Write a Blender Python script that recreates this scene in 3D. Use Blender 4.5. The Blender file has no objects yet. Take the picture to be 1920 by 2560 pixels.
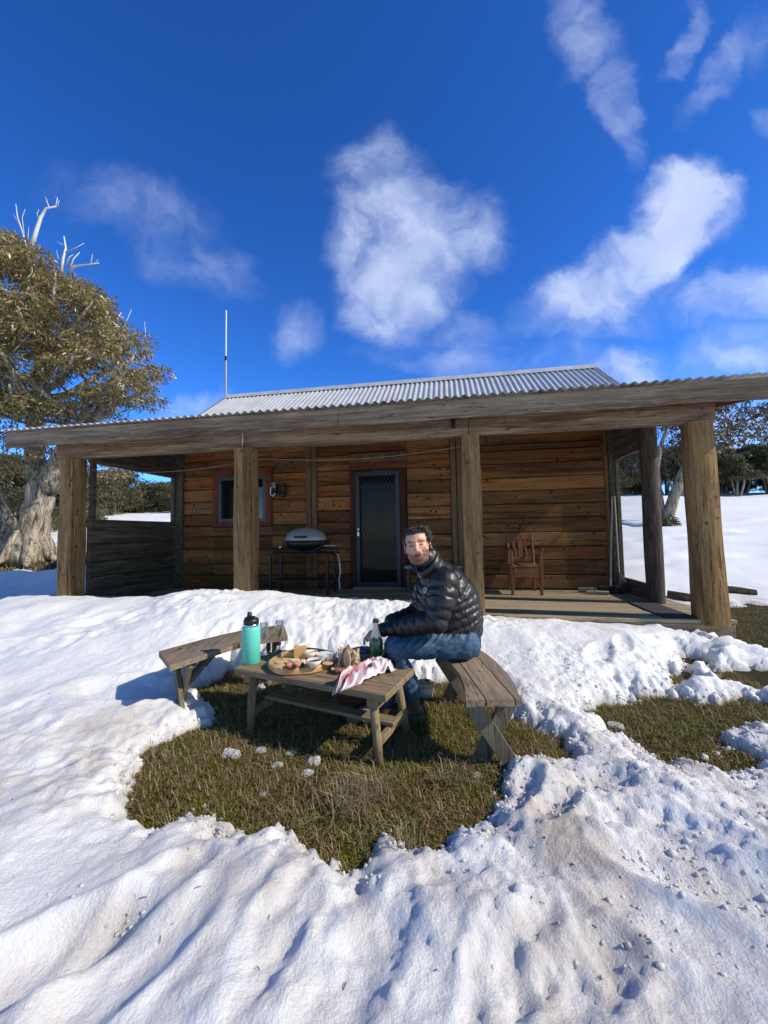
import bpy, bmesh, math, random
import numpy as np
from mathutils import Vector, Matrix
R = math.radians
random.seed(7)
rng = np.random.default_rng(7)
sc = bpy.context.scene
COL = sc.collection

# ------------------------------------------------------------------ camera, sky, sun
FPX, PITCH, ROLL, CH = 960.0, 0.0516, -0.0178, 1.24
cd = bpy.data.cameras.new("camera")
cam = bpy.data.objects.new("camera", cd); COL.objects.link(cam)
cd.sensor_fit = 'HORIZONTAL'; cd.sensor_width = 36; cd.lens = 36 * FPX / 1920
cd.clip_start = 0.05; cd.clip_end = 3000
cam.matrix_world = (Matrix.Translation((0, 0, CH)) @ Matrix.Rotation(math.pi / 2 + PITCH, 4, 'X')
                    @ Matrix.Rotation(ROLL, 4, 'Z'))
sc.camera = cam

def ray(x, y):
    a, b = x - 960, y - 1280
    c, s = math.cos(ROLL), math.sin(ROLL)
    px, py = a * c + b * s, -a * s + b * c
    vx, vu = px / FPX, -py / FPX
    return Vector((vx, math.cos(PITCH) - vu * math.sin(PITCH), math.sin(PITCH) + vu * math.cos(PITCH)))
def at(x, y, d):                       # point on the sight line of a photo pixel at ground distance d
    r = ray(x, y); return Vector((0, 0, CH)) + r * (d / r.y)
def on(x, y, z):
    r = ray(x, y); return Vector((0, 0, CH)) + r * ((z - CH) / r.z)

SUN_EL, SUN_AZ = 36.0, 15.5            # elevation; degrees behind the picture plane, sun on the right
sd = Vector((math.cos(R(SUN_AZ)) * math.cos(R(SUN_EL)), -math.sin(R(SUN_AZ)) * math.cos(R(SUN_EL)), math.sin(R(SUN_EL))))
sl = bpy.data.lights.new("sun", 'SUN'); sl.energy = 5.0; sl.angle = R(0.53); sl.color = (1, .91, .77)
so = bpy.data.objects.new("sun", sl); COL.objects.link(so)
so.rotation_euler = (-sd).to_track_quat('-Z', 'Y').to_euler()

world = bpy.data.worlds.new("World"); sc.world = world; world.use_nodes = True
sc.view_settings.view_transform = 'Standard'; sc.view_settings.look = 'None'
sc.view_settings.exposure = -0.03; sc.view_settings.gamma = 1
sc.cycles.use_denoising = True
sc.cycles.max_bounces = 8; sc.cycles.transparent_max_bounces = 16

class NT:
    def __init__(s, tree): s.t = tree; s.n = tree.nodes; s.l = tree.links
    def new(s, typ, **kw):
        n = s.n.new(typ)
        for k, v in kw.items():
            if k.startswith('i_'):
                k2 = k[2:]; k2 = int(k2) if k2.isdigit() else k2.replace('_', ' ')
                if isinstance(v, bpy.types.NodeSocket): s.l.new(v, n.inputs[k2])
                else: n.inputs[k2].default_value = v
            else: setattr(n, k, v)
        return n
    def math(s, op, a, b=0.0, c=0.0, clamp=False):
        n = s.n.new('ShaderNodeMath'); n.operation = op; n.use_clamp = clamp
        for i, v in enumerate((a, b, c)):
            if isinstance(v, bpy.types.NodeSocket): s.l.new(v, n.inputs[i])
            else: n.inputs[i].default_value = v
        return n.outputs[0]
    def mix(s, f, a, b, blend='MIX'):
        n = s.n.new('ShaderNodeMix'); n.data_type = 'RGBA'; n.blend_type = blend
        for i, v in ((0, f), (6, a), (7, b)):
            if isinstance(v, bpy.types.NodeSocket): s.l.new(v, n.inputs[i])
            else: n.inputs[i].default_value = v if i == 0 or len(v) == 4 else (*v, 1)
        return n.outputs[2]
    def ramp(s, f, stops, interp='LINEAR'):
        n = s.n.new('ShaderNodeValToRGB'); s.l.new(f, n.inputs[0]); cr = n.color_ramp; cr.interpolation = interp
        while len(cr.elements) < len(stops): cr.elements.new(.5)
        for e, (p, c) in zip(cr.elements, stops): e.position = p; e.color = (*c, 1) if len(c) == 3 else c
        return n.outputs[0]
    def noise(s, vec, scale, detail=4, rough=.55, dist=0.0):
        n = s.new('ShaderNodeTexNoise', i_Vector=vec, i_Scale=scale, i_Detail=detail, i_Roughness=rough, i_Distortion=dist)
        return n.outputs[0]

def build_sky():
    T = NT(world.node_tree)
    for n in list(T.n): T.n.remove(n)
    out = T.new('ShaderNodeOutputWorld'); bg = T.new('ShaderNodeBackground'); bg.inputs[1].default_value = .14
    T.l.new(bg.outputs[0], out.inputs[0])
    sky = T.new('ShaderNodeTexSky', sky_type='NISHITA', sun_disc=False, sun_elevation=R(SUN_EL),
                sun_rotation=math.atan2(sd.x, sd.y), altitude=1600, air_density=1.0, dust_density=.2, ozone_density=3.0)
    tc = T.new('ShaderNodeTexCoord')
    hs = T.new('ShaderNodeHueSaturation', i_Saturation=1.22, i_Color=sky.outputs[0]).outputs[0]
    sep = T.new('ShaderNodeSeparateXYZ'); T.l.new(tc.outputs['Generated'], sep.inputs[0])
    # deep blue away from the sun and overhead, lighter low down, warm pale tint added sunward and behind the camera to cut blue fill
    low = T.math('MULTIPLY_ADD', T.math('POWER', T.math('SUBTRACT', 1.0, T.math('ABSOLUTE', sep.outputs[2])), 2.0), .62, 1.02)
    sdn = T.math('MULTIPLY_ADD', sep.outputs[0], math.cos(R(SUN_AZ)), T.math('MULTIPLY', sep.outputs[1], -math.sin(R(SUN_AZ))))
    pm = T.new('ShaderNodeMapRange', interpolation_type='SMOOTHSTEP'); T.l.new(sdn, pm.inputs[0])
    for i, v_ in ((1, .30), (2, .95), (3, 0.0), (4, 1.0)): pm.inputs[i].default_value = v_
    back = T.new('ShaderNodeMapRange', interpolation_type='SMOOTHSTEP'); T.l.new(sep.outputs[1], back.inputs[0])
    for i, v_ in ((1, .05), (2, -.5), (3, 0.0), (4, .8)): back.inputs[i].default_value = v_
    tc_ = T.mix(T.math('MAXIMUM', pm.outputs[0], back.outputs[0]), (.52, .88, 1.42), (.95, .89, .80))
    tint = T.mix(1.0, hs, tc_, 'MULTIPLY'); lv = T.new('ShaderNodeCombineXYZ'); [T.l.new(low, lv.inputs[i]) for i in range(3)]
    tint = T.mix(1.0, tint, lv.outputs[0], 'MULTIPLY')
    yy = T.math('MAXIMUM', sep.outputs[1], .06)
    u = T.math('DIVIDE', sep.outputs[0], yy); v = T.math('DIVIDE', sep.outputs[2], yy)
    cv = T.new('ShaderNodeCombineXYZ'); T.l.new(u, cv.inputs[0]); T.l.new(v, cv.inputs[1])
    wn = T.new('ShaderNodeTexNoise', i_Vector=cv.outputs[0], i_Scale=2.6, i_Detail=5, i_Roughness=.6)
    wob = T.new('ShaderNodeVectorMath', operation='MULTIPLY_ADD')
    T.l.new(wn.outputs[1], wob.inputs[0]); wob.inputs[1].default_value = (.30, .30, 0); wob.inputs[2].default_value = (-.15, -.15, 0)
    pos = T.new('ShaderNodeVectorMath', operation='ADD'); T.l.new(cv.outputs[0], pos.inputs[0]); T.l.new(wob.outputs[0], pos.inputs[1])
    sp = T.new('ShaderNodeSeparateXYZ'); T.l.new(pos.outputs[0], sp.inputs[0])
    # cloud bodies: photo x, y, half sizes (px of the 1659 wide picture), tilt, density
    CL = [(865, 520, 140, 150, 0, .82), (960, 480, 130, 90, -20, .74), (850, 620, 120, 120, 0, .78), (820, 370, 110, 110, 0, .50), (820, 290, 60, 60, 0, .30),
          (1290, 615, 175, 78, 22, .95), (1385, 560, 130, 75, 45, .88), (1480, 450, 95, 95, 40, 1.15), (1230, 690, 150, 60, 0, .55), (1420, 640, 130, 90, 0, .35),
          (1270, 60, 70, 150, 25, .42), (1340, 220, 45, 140, 15, .45), (1455, 60, 30, 130, -20, .42), (1540, 120, 45, 180, -28, .40), (1620, 60, 60, 120, -15, .30),
          (300, 440, 210, 90, -25, .36), (410, 560, 160, 80, -25, .40), (420, 480, 100, 110, 0, .22),
          (640, 720, 60, 70, 0, .40), (960, 700, 110, 55, 0, .38), (1060, 740, 110, 60, 20, .35), (860, 770, 130, 40, 0, .28), (980, 795, 130, 40, 0, .42),
          (1350, 800, 80, 45, 0, .75), (1560, 660, 110, 60, 10, .55), (1640, 640, 120, 60, 0, .55), (1630, 760, 130, 55, 0, .65), (1480, 780, 200, 50, 0, .40),
          (1200, 780, 200, 60, 0, .33), (1655, 270, 40, 50, 0, .4), (1600, 930, 180, 60, 0, .7), (430, 890, 80, 40, 0, .45), (240, 1040, 120, 40, 0, .25)]
    tot = None
    for (x, y, rx, ry, rot, den) in CL:
        c = ray(x * 1.1573, y * 1.1573); cu, cw = c.x / c.y, c.z / c.y
        k = 1.1573 / FPX * 1.10
        a = R(rot); ca, sa = math.cos(a), math.sin(a)
        du = T.math('SUBTRACT', sp.outputs[0], cu); dv = T.math('SUBTRACT', sp.outputs[1], cw)
        e1 = T.math('MULTIPLY_ADD', du, ca / (rx * k), T.math('MULTIPLY', dv, sa / (rx * k)))
        e2 = T.math('MULTIPLY_ADD', du, -sa / (ry * k), T.math('MULTIPLY', dv, ca / (ry * k)))
        q = T.math('MULTIPLY_ADD', e1, e1, T.math('MULTIPLY', e2, e2))
        g = T.math('MULTIPLY', T.math('EXPONENT', T.math('MULTIPLY', T.math('MULTIPLY', q, q), -.7)), den)
        tot = g if tot is None else T.math('MAXIMUM', tot, g)
    fn = T.noise(pos.outputs[0], 7.0, 9, .58, .3); fn2 = T.noise(cv.outputs[0], 2.2, 6, .55)
    d = T.math('MULTIPLY', tot, T.math('MULTIPLY_ADD', fn, 2.1, -.02))
    d = T.math('MULTIPLY', d, T.math('MULTIPLY_ADD', fn2, .9, .55))
    mr = T.new('ShaderNodeMapRange', interpolation_type='SMOOTHSTEP'); T.l.new(d, mr.inputs[0])
    mr.inputs[1].default_value = .12; mr.inputs[2].default_value = 1.12; mr.inputs[3].default_value = 0; mr.inputs[4].default_value = .74
    front = T.math('GREATER_THAN', sep.outputs[1], .1)
    fac = T.math('MULTIPLY', mr.outputs[0], front)
    shade = T.ramp(T.noise(pos.outputs[0], 4.5, 5, .5), [(.3, (4.4, 5.2, 7.4)), (.7, (6.2, 7.0, 8.6))])
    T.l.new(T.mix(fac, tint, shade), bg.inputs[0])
build_sky()

# ------------------------------------------------------------------ helpers
def np_mesh(name, V, F):
    V = np.asarray(V, dtype=np.float32); F = np.asarray(F, dtype=np.int32)
    m = bpy.data.meshes.new(name); n, k = F.shape
    m.vertices.add(len(V)); m.vertices.foreach_set('co', V.ravel())
    m.loops.add(n * k); m.loops.foreach_set('vertex_index', F.ravel())
    m.polygons.add(n); m.polygons.foreach_set('loop_start', np.arange(0, n * k, k, dtype=np.int32))
    m.polygons.foreach_set('loop_total', np.full(n, k, dtype=np.int32))
    m.update(calc_edges=True); m.validate(); return m

def setp(o, label=None, cat=None, group=None, kind=None):
    if label: o['label'] = label
    if cat: o['category'] = cat
    if group: o['group'] = group
    if kind: o['kind'] = kind
    return o

def thing(name, label, cat, loc=(0, 0, 0), rz=0.0, group=None):
    o = bpy.data.objects.new(name, None); COL.objects.link(o)
    o.location = loc; o.rotation_euler = (0, 0, rz); o.empty_display_size = .1
    return setp(o, label, cat, group)
def rootM(o): return Matrix.Translation(o.location) @ o.rotation_euler.to_matrix().to_4x4()

class MB:
    def __init__(s): s.v = []; s.f = []; s.m = []
    def add(s, V, F, mi=0):
        b = len(s.v); s.v += [Vector(p) for p in V]; s.f += [tuple(i + b for i in f) for f in F]; s.m += [mi] * len(F); return s
    def box(s, c, sz, M=None, mi=0, bev=0.0):
        x, y, z = [q / 2 for q in sz]; c = Vector(c)
        if bev:
            b = min(bev, x * .9, y * .9, z * .9); V = []; F = []
            bm = bmesh.new(); bmesh.ops.create_cube(bm, size=1)
            for v in bm.verts: v.co = Vector((v.co.x * 2 * x, v.co.y * 2 * y, v.co.z * 2 * z))
            bmesh.ops.bevel(bm, geom=bm.edges[:], offset=b, segments=1, affect='EDGES')
            bm.verts.index_update(); V = [v.co.copy() for v in bm.verts]; F = [[v.index for v in f.verts] for f in bm.faces]; bm.free()
        else:
            V = [Vector((i, j, k)) for k in (-z, z) for j in (-y, y) for i in (-x, x)]
            F = [(0, 2, 3, 1), (4, 5, 7, 6), (0, 1, 5, 4), (2, 6, 7, 3), (0, 4, 6, 2), (1, 3, 7, 5)]
        if M is not None: V = [M @ v for v in V]
        return s.add([v + c for v in V], F, mi)
    def bar(s, p0, p1, w, h, up=(0, 0, 1), bev=0.0, mi=0):
        p0, p1 = Vector(p0), Vector(p1); d = p1 - p0; L = d.length; x = d / L; z = Vector(up); y = z.cross(x)
        if y.length < 1e-4: y = Vector((0, 1, 0)).cross(x)
        y.normalize(); z = x.cross(y)
        return s.box((p0 + p1) / 2, (L, w, h), Matrix((x, y, z)).transposed(), mi, bev)
    def tube(s, P, rad, n=8, mi=0, cap=True, noise=0.0, seed=0, ell=None):
        P = [Vector(p) for p in P]; N = len(P)
        if not hasattr(rad, '__len__'): rad = [rad] * N
        rr = random.Random(seed); V = []; F = []; prev = None
        for i, p in enumerate(P):
            t = (P[min(i + 1, N - 1)] - P[max(i - 1, 0)]).normalized()
            if prev is None:
                a = Vector((0, 0, 1)) if abs(t.z) < .9 else Vector((1, 0, 0))
                x = a.cross(t).normalized()
            else: x = (prev - t * prev.dot(t)).normalized()
            y = t.cross(x); prev = x
            for k in range(n):
                q = 2 * math.pi * k / n; r = rad[i] * (1 + noise * (rr.random() - .5))
                V.append(p + x * math.cos(q) * r + y * math.sin(q) * r)
        for i in range(N - 1):
            for k in range(n):
                a, b = i * n + k, i * n + (k + 1) % n; F.append((a, b, b + n, a + n))
        if cap: F += [tuple(range(n))[::-1], tuple(range((N - 1) * n, N * n))]
        return s.add(V, F, mi)
    def lathe(s, prof, c=(0, 0, 0), n=24, mi=0, sx=1, sy=1, M=None, closed=False):
        V = []; F = []; c = Vector(c)
        for r, z in prof:
            for k in range(n):
                q = 2 * math.pi * k / n; p = Vector((r * math.cos(q) * sx, r * math.sin(q) * sy, z))
                V.append((M @ p if M is not None else p) + c)
        N = len(prof)
        for i in range(N - 1):
            for k in range(n):
                a, b = i * n + k, i * n + (k + 1) % n; F.append((a, b, b + n, a + n))
        if prof[0][0] > 1e-5: F.append(tuple(range(n))[::-1])
        if prof[-1][0] > 1e-5: F.append(tuple(range((N - 1) * n, N * n)))
        return s.add(V, F, mi)
    def ball(s, c, r, M=None, n=14, mi=0, nz=0.0, seed=1):
        rx, ry, rz = r if hasattr(r, '__len__') else (r, r, r); c = Vector(c); V = []; F = []; rr = random.Random(seed)
        m = n // 2 + 1
        for i in range(m + 1):
            th = math.pi * i / m
            for k in range(n):
                ph = 2 * math.pi * k / n; q = 1 + nz * (rr.random() - .5)
                p = Vector((rx * math.sin(th) * math.cos(ph), ry * math.sin(th) * math.sin(ph), rz * math.cos(th))) * q
                V.append((M @ p if M is not None else p) + c)
        for i in range(m):
            for k in range(n):
                a, b = i * n + k, i * n + (k + 1) % n; F.append((a, a + n, b + n, b))
        return s.add(V, F, mi)
    def prism(s, poly, z0, z1, mi=0):
        n = len(poly); V = [Vector((x, y, z0)) for x, y in poly] + [Vector((x, y, z1)) for x, y in poly]
        F = [tuple(range(n))[::-1], tuple(range(n, 2 * n))] + [(i, (i + 1) % n, n + (i + 1) % n, n + i) for i in range(n)]
        return s.add(V, F, mi)
    def build(s, name, mats, parent=None, smooth=False, world=False):
        V = s.v
        if world and parent is not None:
            Mi = rootM(parent).inverted(); V = [Mi @ v for v in V]
        m = bpy.data.meshes.new(name); m.from_pydata(V, [], s.f)
        mats = mats if isinstance(mats, (list, tuple)) else [mats]
        for x in mats: m.materials.append(x)
        if len(mats) > 1: m.polygons.foreach_set('material_index', s.m)
        bm = bmesh.new(); bm.from_mesh(m); bmesh.ops.remove_doubles(bm, verts=bm.verts, dist=1e-6)
        bmesh.ops.recalc_face_normals(bm, faces=bm.faces); bm.to_mesh(m); bm.free()
        if smooth: m.polygons.foreach_set('use_smooth', [True] * len(m.polygons))
        m.update(); return link(name, m, parent)
def link(name, m, parent=None):
    o = bpy.data.objects.new(name, m); COL.objects.link(o)
    if parent is not None: o.parent = parent
    return o
def dup(root, loc, rz=None, label=None, scale=1.0):
    r = root.copy(); COL.objects.link(r); r.location = loc
    if rz is not None: r.rotation_euler = (0, 0, rz)
    r.scale = (scale,) * 3
    if label: r['label'] = label
    for ch in list(root.children):
        c = ch.copy(); COL.objects.link(c); c.parent = r
        for g in list(ch.children):
            d = g.copy(); COL.objects.link(d); d.parent = c
    return r

# numpy gradient noise
_P = rng.permutation(512); _P = np.concatenate([_P, _P, _P])
_G = np.stack([np.cos(np.linspace(0, 2 * np.pi, 512, endpoint=False)), np.sin(np.linspace(0, 2 * np.pi, 512, endpoint=False))], 1)
def pnoise(x, y, seed=0):
    x = np.asarray(x, float) + seed * 17.31; y = np.asarray(y, float) + seed * 9.73
    xi = np.floor(x).astype(int); yi = np.floor(y).astype(int); xf = x - xi; yf = y - yi
    u = xf ** 3 * (xf * (xf * 6 - 15) + 10); v = yf ** 3 * (yf * (yf * 6 - 15) + 10)
    def g(i, j, a, b):
        h = _P[(_P[i & 511] + j) & 511]; return _G[h, 0] * a + _G[h, 1] * b
    return ((g(xi, yi, xf, yf) * (1 - u) + g(xi + 1, yi, xf - 1, yf) * u) * (1 - v)
            + (g(xi, yi + 1, xf, yf - 1) * (1 - u) + g(xi + 1, yi + 1, xf - 1, yf - 1) * u) * v) * 1.5
def fbm(x, y, o=4, seed=0, g=.5):
    a, t, f = 1.0, 0.0, 1.0
    for i in range(o): t = t + a * pnoise(x * f, y * f, seed + i); a *= g; f *= 2.03
    return t
def sstep(a, b, x): t = np.clip((x - a) / (b - a), 0, 1); return t * t * (3 - 2 * t)
def poly_sd(px, py, poly):             # signed distance, positive outside
    px = np.asarray(px, float); py = np.asarray(py, float)
    d = np.full(px.shape, 1e9); ins = np.zeros(px.shape, bool); n = len(poly)
    for i in range(n):
        ax, ay = poly[i]; bx, by = poly[(i + 1) % n]; ex, ey = bx - ax, by - ay
        wx, wy = px - ax, py - ay; t = np.clip((wx * ex + wy * ey) / (ex * ex + ey * ey), 0, 1)
        d = np.minimum(d, np.hypot(wx - ex * t, wy - ey * t))
        c = ((ay > py) != (by > py)); xx = ax + (py - ay) * ex / (ey if abs(ey) > 1e-12 else 1e-12)
        ins ^= c & (px < xx)
    return np.where(ins, -d, d)

# ------------------------------------------------------------------ materials
def principled(name):
    m = bpy.data.materials.new(name); m.use_nodes = True; T = NT(m.node_tree)
    return m, T, T.n['Principled BSDF']
def plain(name, col, rough=.5, metal=0.0, spec=.5, var=.12, scale=30, bump=.0, **kw):
    m, T, b = principled(name); tc = T.new('ShaderNodeTexCoord').outputs['Object']
    n = T.noise(tc, scale, 5)
    c = T.mix(n, tuple(max(0, q * (1 - var)) for q in col), tuple(min(1, q * (1 + var)) for q in col))
    T.l.new(c, b.inputs['Base Color']); b.inputs['Roughness'].default_value = rough
    b.inputs['Metallic'].default_value = metal; b.inputs['Specular IOR Level'].default_value = spec
    for k, v in kw.items(): b.inputs[k.replace('_', ' ')].default_value = v
    if bump:
        bp = T.new('ShaderNodeBump', i_Strength=bump, i_Distance=.01, i_Height=T.noise(tc, scale * 3, 6)); T.l.new(bp.outputs[0], b.inputs['Normal'])
    return m
def wood(name, dark, mid, light, axis='x', grain=26, rough=.78, bump=.5, grey=None, greyamt=.0, knots=.5, var=.45, stretch=16.0, nails=0.0, red=None, streak=0.0):
    m, T, b = principled(name)
    tc = T.new('ShaderNodeTexCoord').outputs['Object']
    isl = T.new('ShaderNodeNewGeometry').outputs['Random Per Island']
    cmb = T.new('ShaderNodeCombineXYZ')
    for i in range(3): T.l.new(T.math('MULTIPLY', isl, (31.7, 17.3, 47.1)[i]), cmb.inputs[i])
    p = T.new('ShaderNodeVectorMath', operation='ADD'); T.l.new(tc, p.inputs[0]); T.l.new(cmb.outputs[0], p.inputs[1])
    scv = [1, 1, 1]; scv['xyz'.index(axis)] = 1 / stretch
    mp = T.new('ShaderNodeMapping', i_Vector=p.outputs[0], i_Scale=scv).outputs[0]
    g1 = T.noise(mp, grain, 7, .62, .6); g2 = T.noise(mp, grain * 4, 4, .6)
    g = T.math('MULTIPLY_ADD', g2, .4, T.math('MULTIPLY', g1, .7))
    col = T.ramp(g, [(.34, dark), (.55, mid), (.74, light)])
    big = T.noise(p.outputs[0], 2.2, 4, .6)
    if red is not None:
        rr = T.ramp(T.noise(p.outputs[0], 1.7, 3, .6), [(.48, (0, 0, 0)), (.62, (1, 1, 1))]); col = T.mix(T.math('MULTIPLY', rr, .7), col, T.mix(g, tuple(q * .6 for q in red), red))
    if grey is not None:
        gm = T.ramp(T.noise(mp, 5, 5, .65), [(.5 - greyamt * .5, (0, 0, 0)), (.95 - greyamt * .5, (1, 1, 1))])
        col = T.mix(gm, col, T.mix(g, tuple(q * .55 for q in grey), grey))
    v = T.math('MULTIPLY_ADD', isl, var, 1 - var * .5); v = T.math('MULTIPLY', v, T.math('MULTIPLY_ADD', big, .5, .75))
    cv = T.new('ShaderNodeCombineXYZ'); [T.l.new(v, cv.inputs[i]) for i in range(3)]
    col = T.mix(1.0, col, cv.outputs[0], 'MULTIPLY')
    if streak:
        sm_ = T.ramp(T.noise(mp, 7, 6, .66, .8), [(.36, (1, 1, 1)), (.50, (0, 0, 0))]); col = T.mix(T.math('MULTIPLY', sm_, streak), col, tuple(q * .7 for q in dark))
    cr_ = T.noise(mp, grain * .55, 3, .5, 1.2); ck = T.ramp(cr_, [(.475, (0, 0, 0)), (.49, (1, 1, 1)), (.50, (1, 1, 1)), (.515, (0, 0, 0))])
    ck = T.math('MULTIPLY', ck, T.ramp(big, [(.42, (0, 0, 0)), (.58, (1, 1, 1))])); col = T.mix(T.math('MULTIPLY', ck, .75), col, tuple(q * .3 for q in dark))
    if knots:
        sk = [3.2, 3.2, 3.2]; sk['xyz'.index(axis)] = 1.9
        vo = T.new('ShaderNodeTexVoronoi', i_Scale=1.0, i_Vector=T.new('ShaderNodeMapping', i_Vector=p.outputs[0], i_Scale=sk).outputs[0])
        km = T.ramp(vo.outputs[0], [(.05, (1, 1, 1)), (.09, (0, 0, 0))]); col = T.mix(T.math('MULTIPLY', km, knots), col, tuple(q * .28 for q in dark))
    if nails:
        vo = T.new('ShaderNodeTexVoronoi', i_Scale=9.0, i_Vector=p.outputs[0])
        km = T.ramp(vo.outputs[0], [(.15, (1, 1, 1)), (.21, (0, 0, 0))])
        cl = T.ramp(T.noise(p.outputs[0], 1.6, 2), [(.47, (0, 0, 0)), (.54, (1, 1, 1))])
        col = T.mix(T.math('MULTIPLY', T.math('MULTIPLY', km, cl), nails), col, (.012, .008, .006))
    T.l.new(col, b.inputs['Base Color']); b.inputs['Roughness'].default_value = rough; b.inputs['Specular IOR Level'].default_value = .3
    bp = T.new('ShaderNodeBump', i_Strength=bump, i_Distance=.012, i_Height=g); T.l.new(bp.outputs[0], b.inputs['Normal'])
    return m
M = {}
M['wall'] = wood('wall_planks', (.042, .017, .005), (.235, .092, .020), (.43, .185, .045), 'x', 22, rough=.75, grey=(.22, .13, .06), greyamt=.34, var=.95, nails=1.0, red=(.36, .08, .012), bump=.8, streak=.75)
M['post'] = wood('post_timber', (.050, .025, .010), (.265, .145, .050), (.41, .25, .10), 'z', 30, grey=(.32, .215, .11), greyamt=.3, knots=.9, bump=1.0, nails=.7, stretch=13, streak=.6)
M['log'] = wood('bark_log', (.012, .009, .007), (.065, .048, .036), (.14, .105, .08), 'z', 34, knots=.6, bump=1.0, stretch=9)
M['grey_beam'] = wood('weathered_beam', (.030, .019, .012), (.185, .118, .070), (.40, .30, .20), 'x', 30, grey=(.42, .325, .225), greyamt=.25, knots=.6, bump=1.0, var=.6, streak=.6)
M['rafter'] = wood('rafter_timber', (0.0440, 0.0285, 0.0154), (0.1320, 0.0855, 0.0455), (0.2200, 0.1520, 0.0840), 'y', 30)
M['batten'] = wood('batten_timber', (0.0440, 0.0228, 0.0098), (0.1430, 0.0808, 0.0350), (0.2420, 0.1425, 0.0665), 'z', 28, grey=(0.2200, 0.1568, 0.0910), greyamt=.3)
M['deck'] = wood('deck_boards', (0.1200, 0.0791, 0.0450), (0.2900, 0.2139, 0.1312), (0.4200, 0.3301, 0.2137), 'x', 30, grey=(0.4200, 0.3441, 0.2325), greyamt=.5, var=.35, knots=.2)
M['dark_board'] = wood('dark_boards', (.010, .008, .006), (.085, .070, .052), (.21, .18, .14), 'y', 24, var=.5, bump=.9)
M['red_trim'] = wood('red_trim', (.045, .013, .008), (.15, .045, .022), (.21, .075, .035), 'z', 24, knots=.1)
M['red_trim_x'] = wood('red_trim_across', (.045, .013, .008), (.15, .045, .022), (.21, .075, .035), 'x', 24, knots=.1)
M['door_trim'] = wood('door_trim', (.02, .007, .006), (.06, .02, .015), (.09, .033, .024), 'z', 24, knots=.1)
M['blue_frame'] = plain('blue_frame_paint', (.045, .062, .085), .4)
M['blue_door'] = plain('blue_door_paint', (.020, .026, .048), .42)
M['black'] = plain('black_metal', (.012, .012, .013), .45)
M['mesh_metal'] = plain('mesh_metal', (.05, .05, .05), .5)
M['silver'] = plain('cast_aluminium', (.36, .36, .35), .45, .3, bump=.05)
M['steel'] = plain('steel', (.55, .55, .55), .25, 1.0)
M['rubber'] = plain('dark_rubber', (.028, .028, .030), .9, bump=.3, scale=120)
M['white'] = plain('white_plastic', (.75, .75, .75), .5)
M['rope'] = plain('pale_rope', (.42, .36, .30), .8); M['line'] = plain('grey_cord', (.22, .17, .13), .8)
M['chair'] = wood('chair_wood', (0.0720, 0.0231, 0.0080), (0.2040, 0.0735, 0.0240), (0.3240, 0.1313, 0.0480), 'z', 40, rough=.4, bump=.15, knots=0, var=.2)
M['pale_top'] = wood('pale_board', (.12, .10, .08), (.3, .26, .21), (.42, .37, .31), 'x', 28, knots=.1)
M['bench'] = wood('bench_boards', (.075, .050, .030), (.225, .158, .095), (.36, .275, .18), 'y', 30, grey=(.29, .24, .18), greyamt=.4, var=.4, knots=.4, bump=.6)
M['bench_leg'] = wood('bench_legs', (0.0525, 0.0440, 0.0306), (0.1522, 0.1280, 0.0892), (0.2310, 0.2000, 0.1445), 'z', 30, var=.3, bump=.5)
M['table'] = wood('table_boards', (.080, .052, .028), (.225, .155, .085), (.36, .265, .155), 'x', 26, grey=(.25, .20, .14), greyamt=.3, var=.35, knots=.45, bump=.6)
M['table_leg'] = wood('table_legs', (0.0825, 0.0520, 0.0255), (0.2200, 0.1550, 0.0825), (0.3300, 0.2400, 0.1350), 'z', 30, var=.25)

def glass_mat(name, tint=(1, 1, 1), base=.06, edge=.75):
    m = bpy.data.materials.new(name); m.use_nodes = True; T = NT(m.node_tree); T.n.remove(T.n['Principled BSDF'])
    tr = T.new('ShaderNodeBsdfTransparent'); tr.inputs[0].default_value = (*tint, 1)
    gl = T.new('ShaderNodeBsdfGlossy'); gl.inputs['Roughness'].default_value = .02
    lw = T.new('ShaderNodeLayerWeight'); lw.inputs[0].default_value = .35
    f = T.math('MULTIPLY_ADD', T.math('POWER', lw.outputs['Facing'], 2.2), edge, base, clamp=True)
    mx = T.new('ShaderNodeMixShader'); T.l.new(f, mx.inputs[0]); T.l.new(tr.outputs[0], mx.inputs[1]); T.l.new(gl.outputs[0], mx.inputs[2])
    T.l.new(mx.outputs[0], T.n['Material Output'].inputs[0]); return m
M['glass'] = glass_mat('clear_glass', (.94, .96, .95), .14, .95); M['pane'] = glass_mat('window_glass', (.93, .94, .93), .02, .10)
def dark_glass():
    m, T, b = principled('dark_pane'); b.inputs['Base Color'].default_value = (.006, .008, .010, 1); b.inputs['Roughness'].default_value = .03
    b.inputs['Specular IOR Level'].default_value = .9; return m
M['door_glass'] = plain('door_glass', (.006, .007, .008), .08, spec=.22)
M['dark_pane'] = dark_glass()
def iron():
    m, T, b = principled('corrugated_iron'); tc = T.new('ShaderNodeTexCoord').outputs['Object']
    mp = T.new('ShaderNodeMapping', i_Vector=tc, i_Scale=(1, .15, .15)).outputs[0]
    n = T.noise(mp, 9, 6, .65); n2 = T.noise(tc, 3, 5, .6)
    c = T.ramp(T.math('MULTIPLY_ADD', n2, .5, T.math('MULTIPLY', n, .5)), [(.3, (.44, .44, .43)), (.7, (.70, .70, .69))])
    T.l.new(c, b.inputs['Base Color']); b.inputs['Metallic'].default_value = .25; b.inputs['Roughness'].default_value = .38
    return m
M['iron'] = iron()
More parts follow.
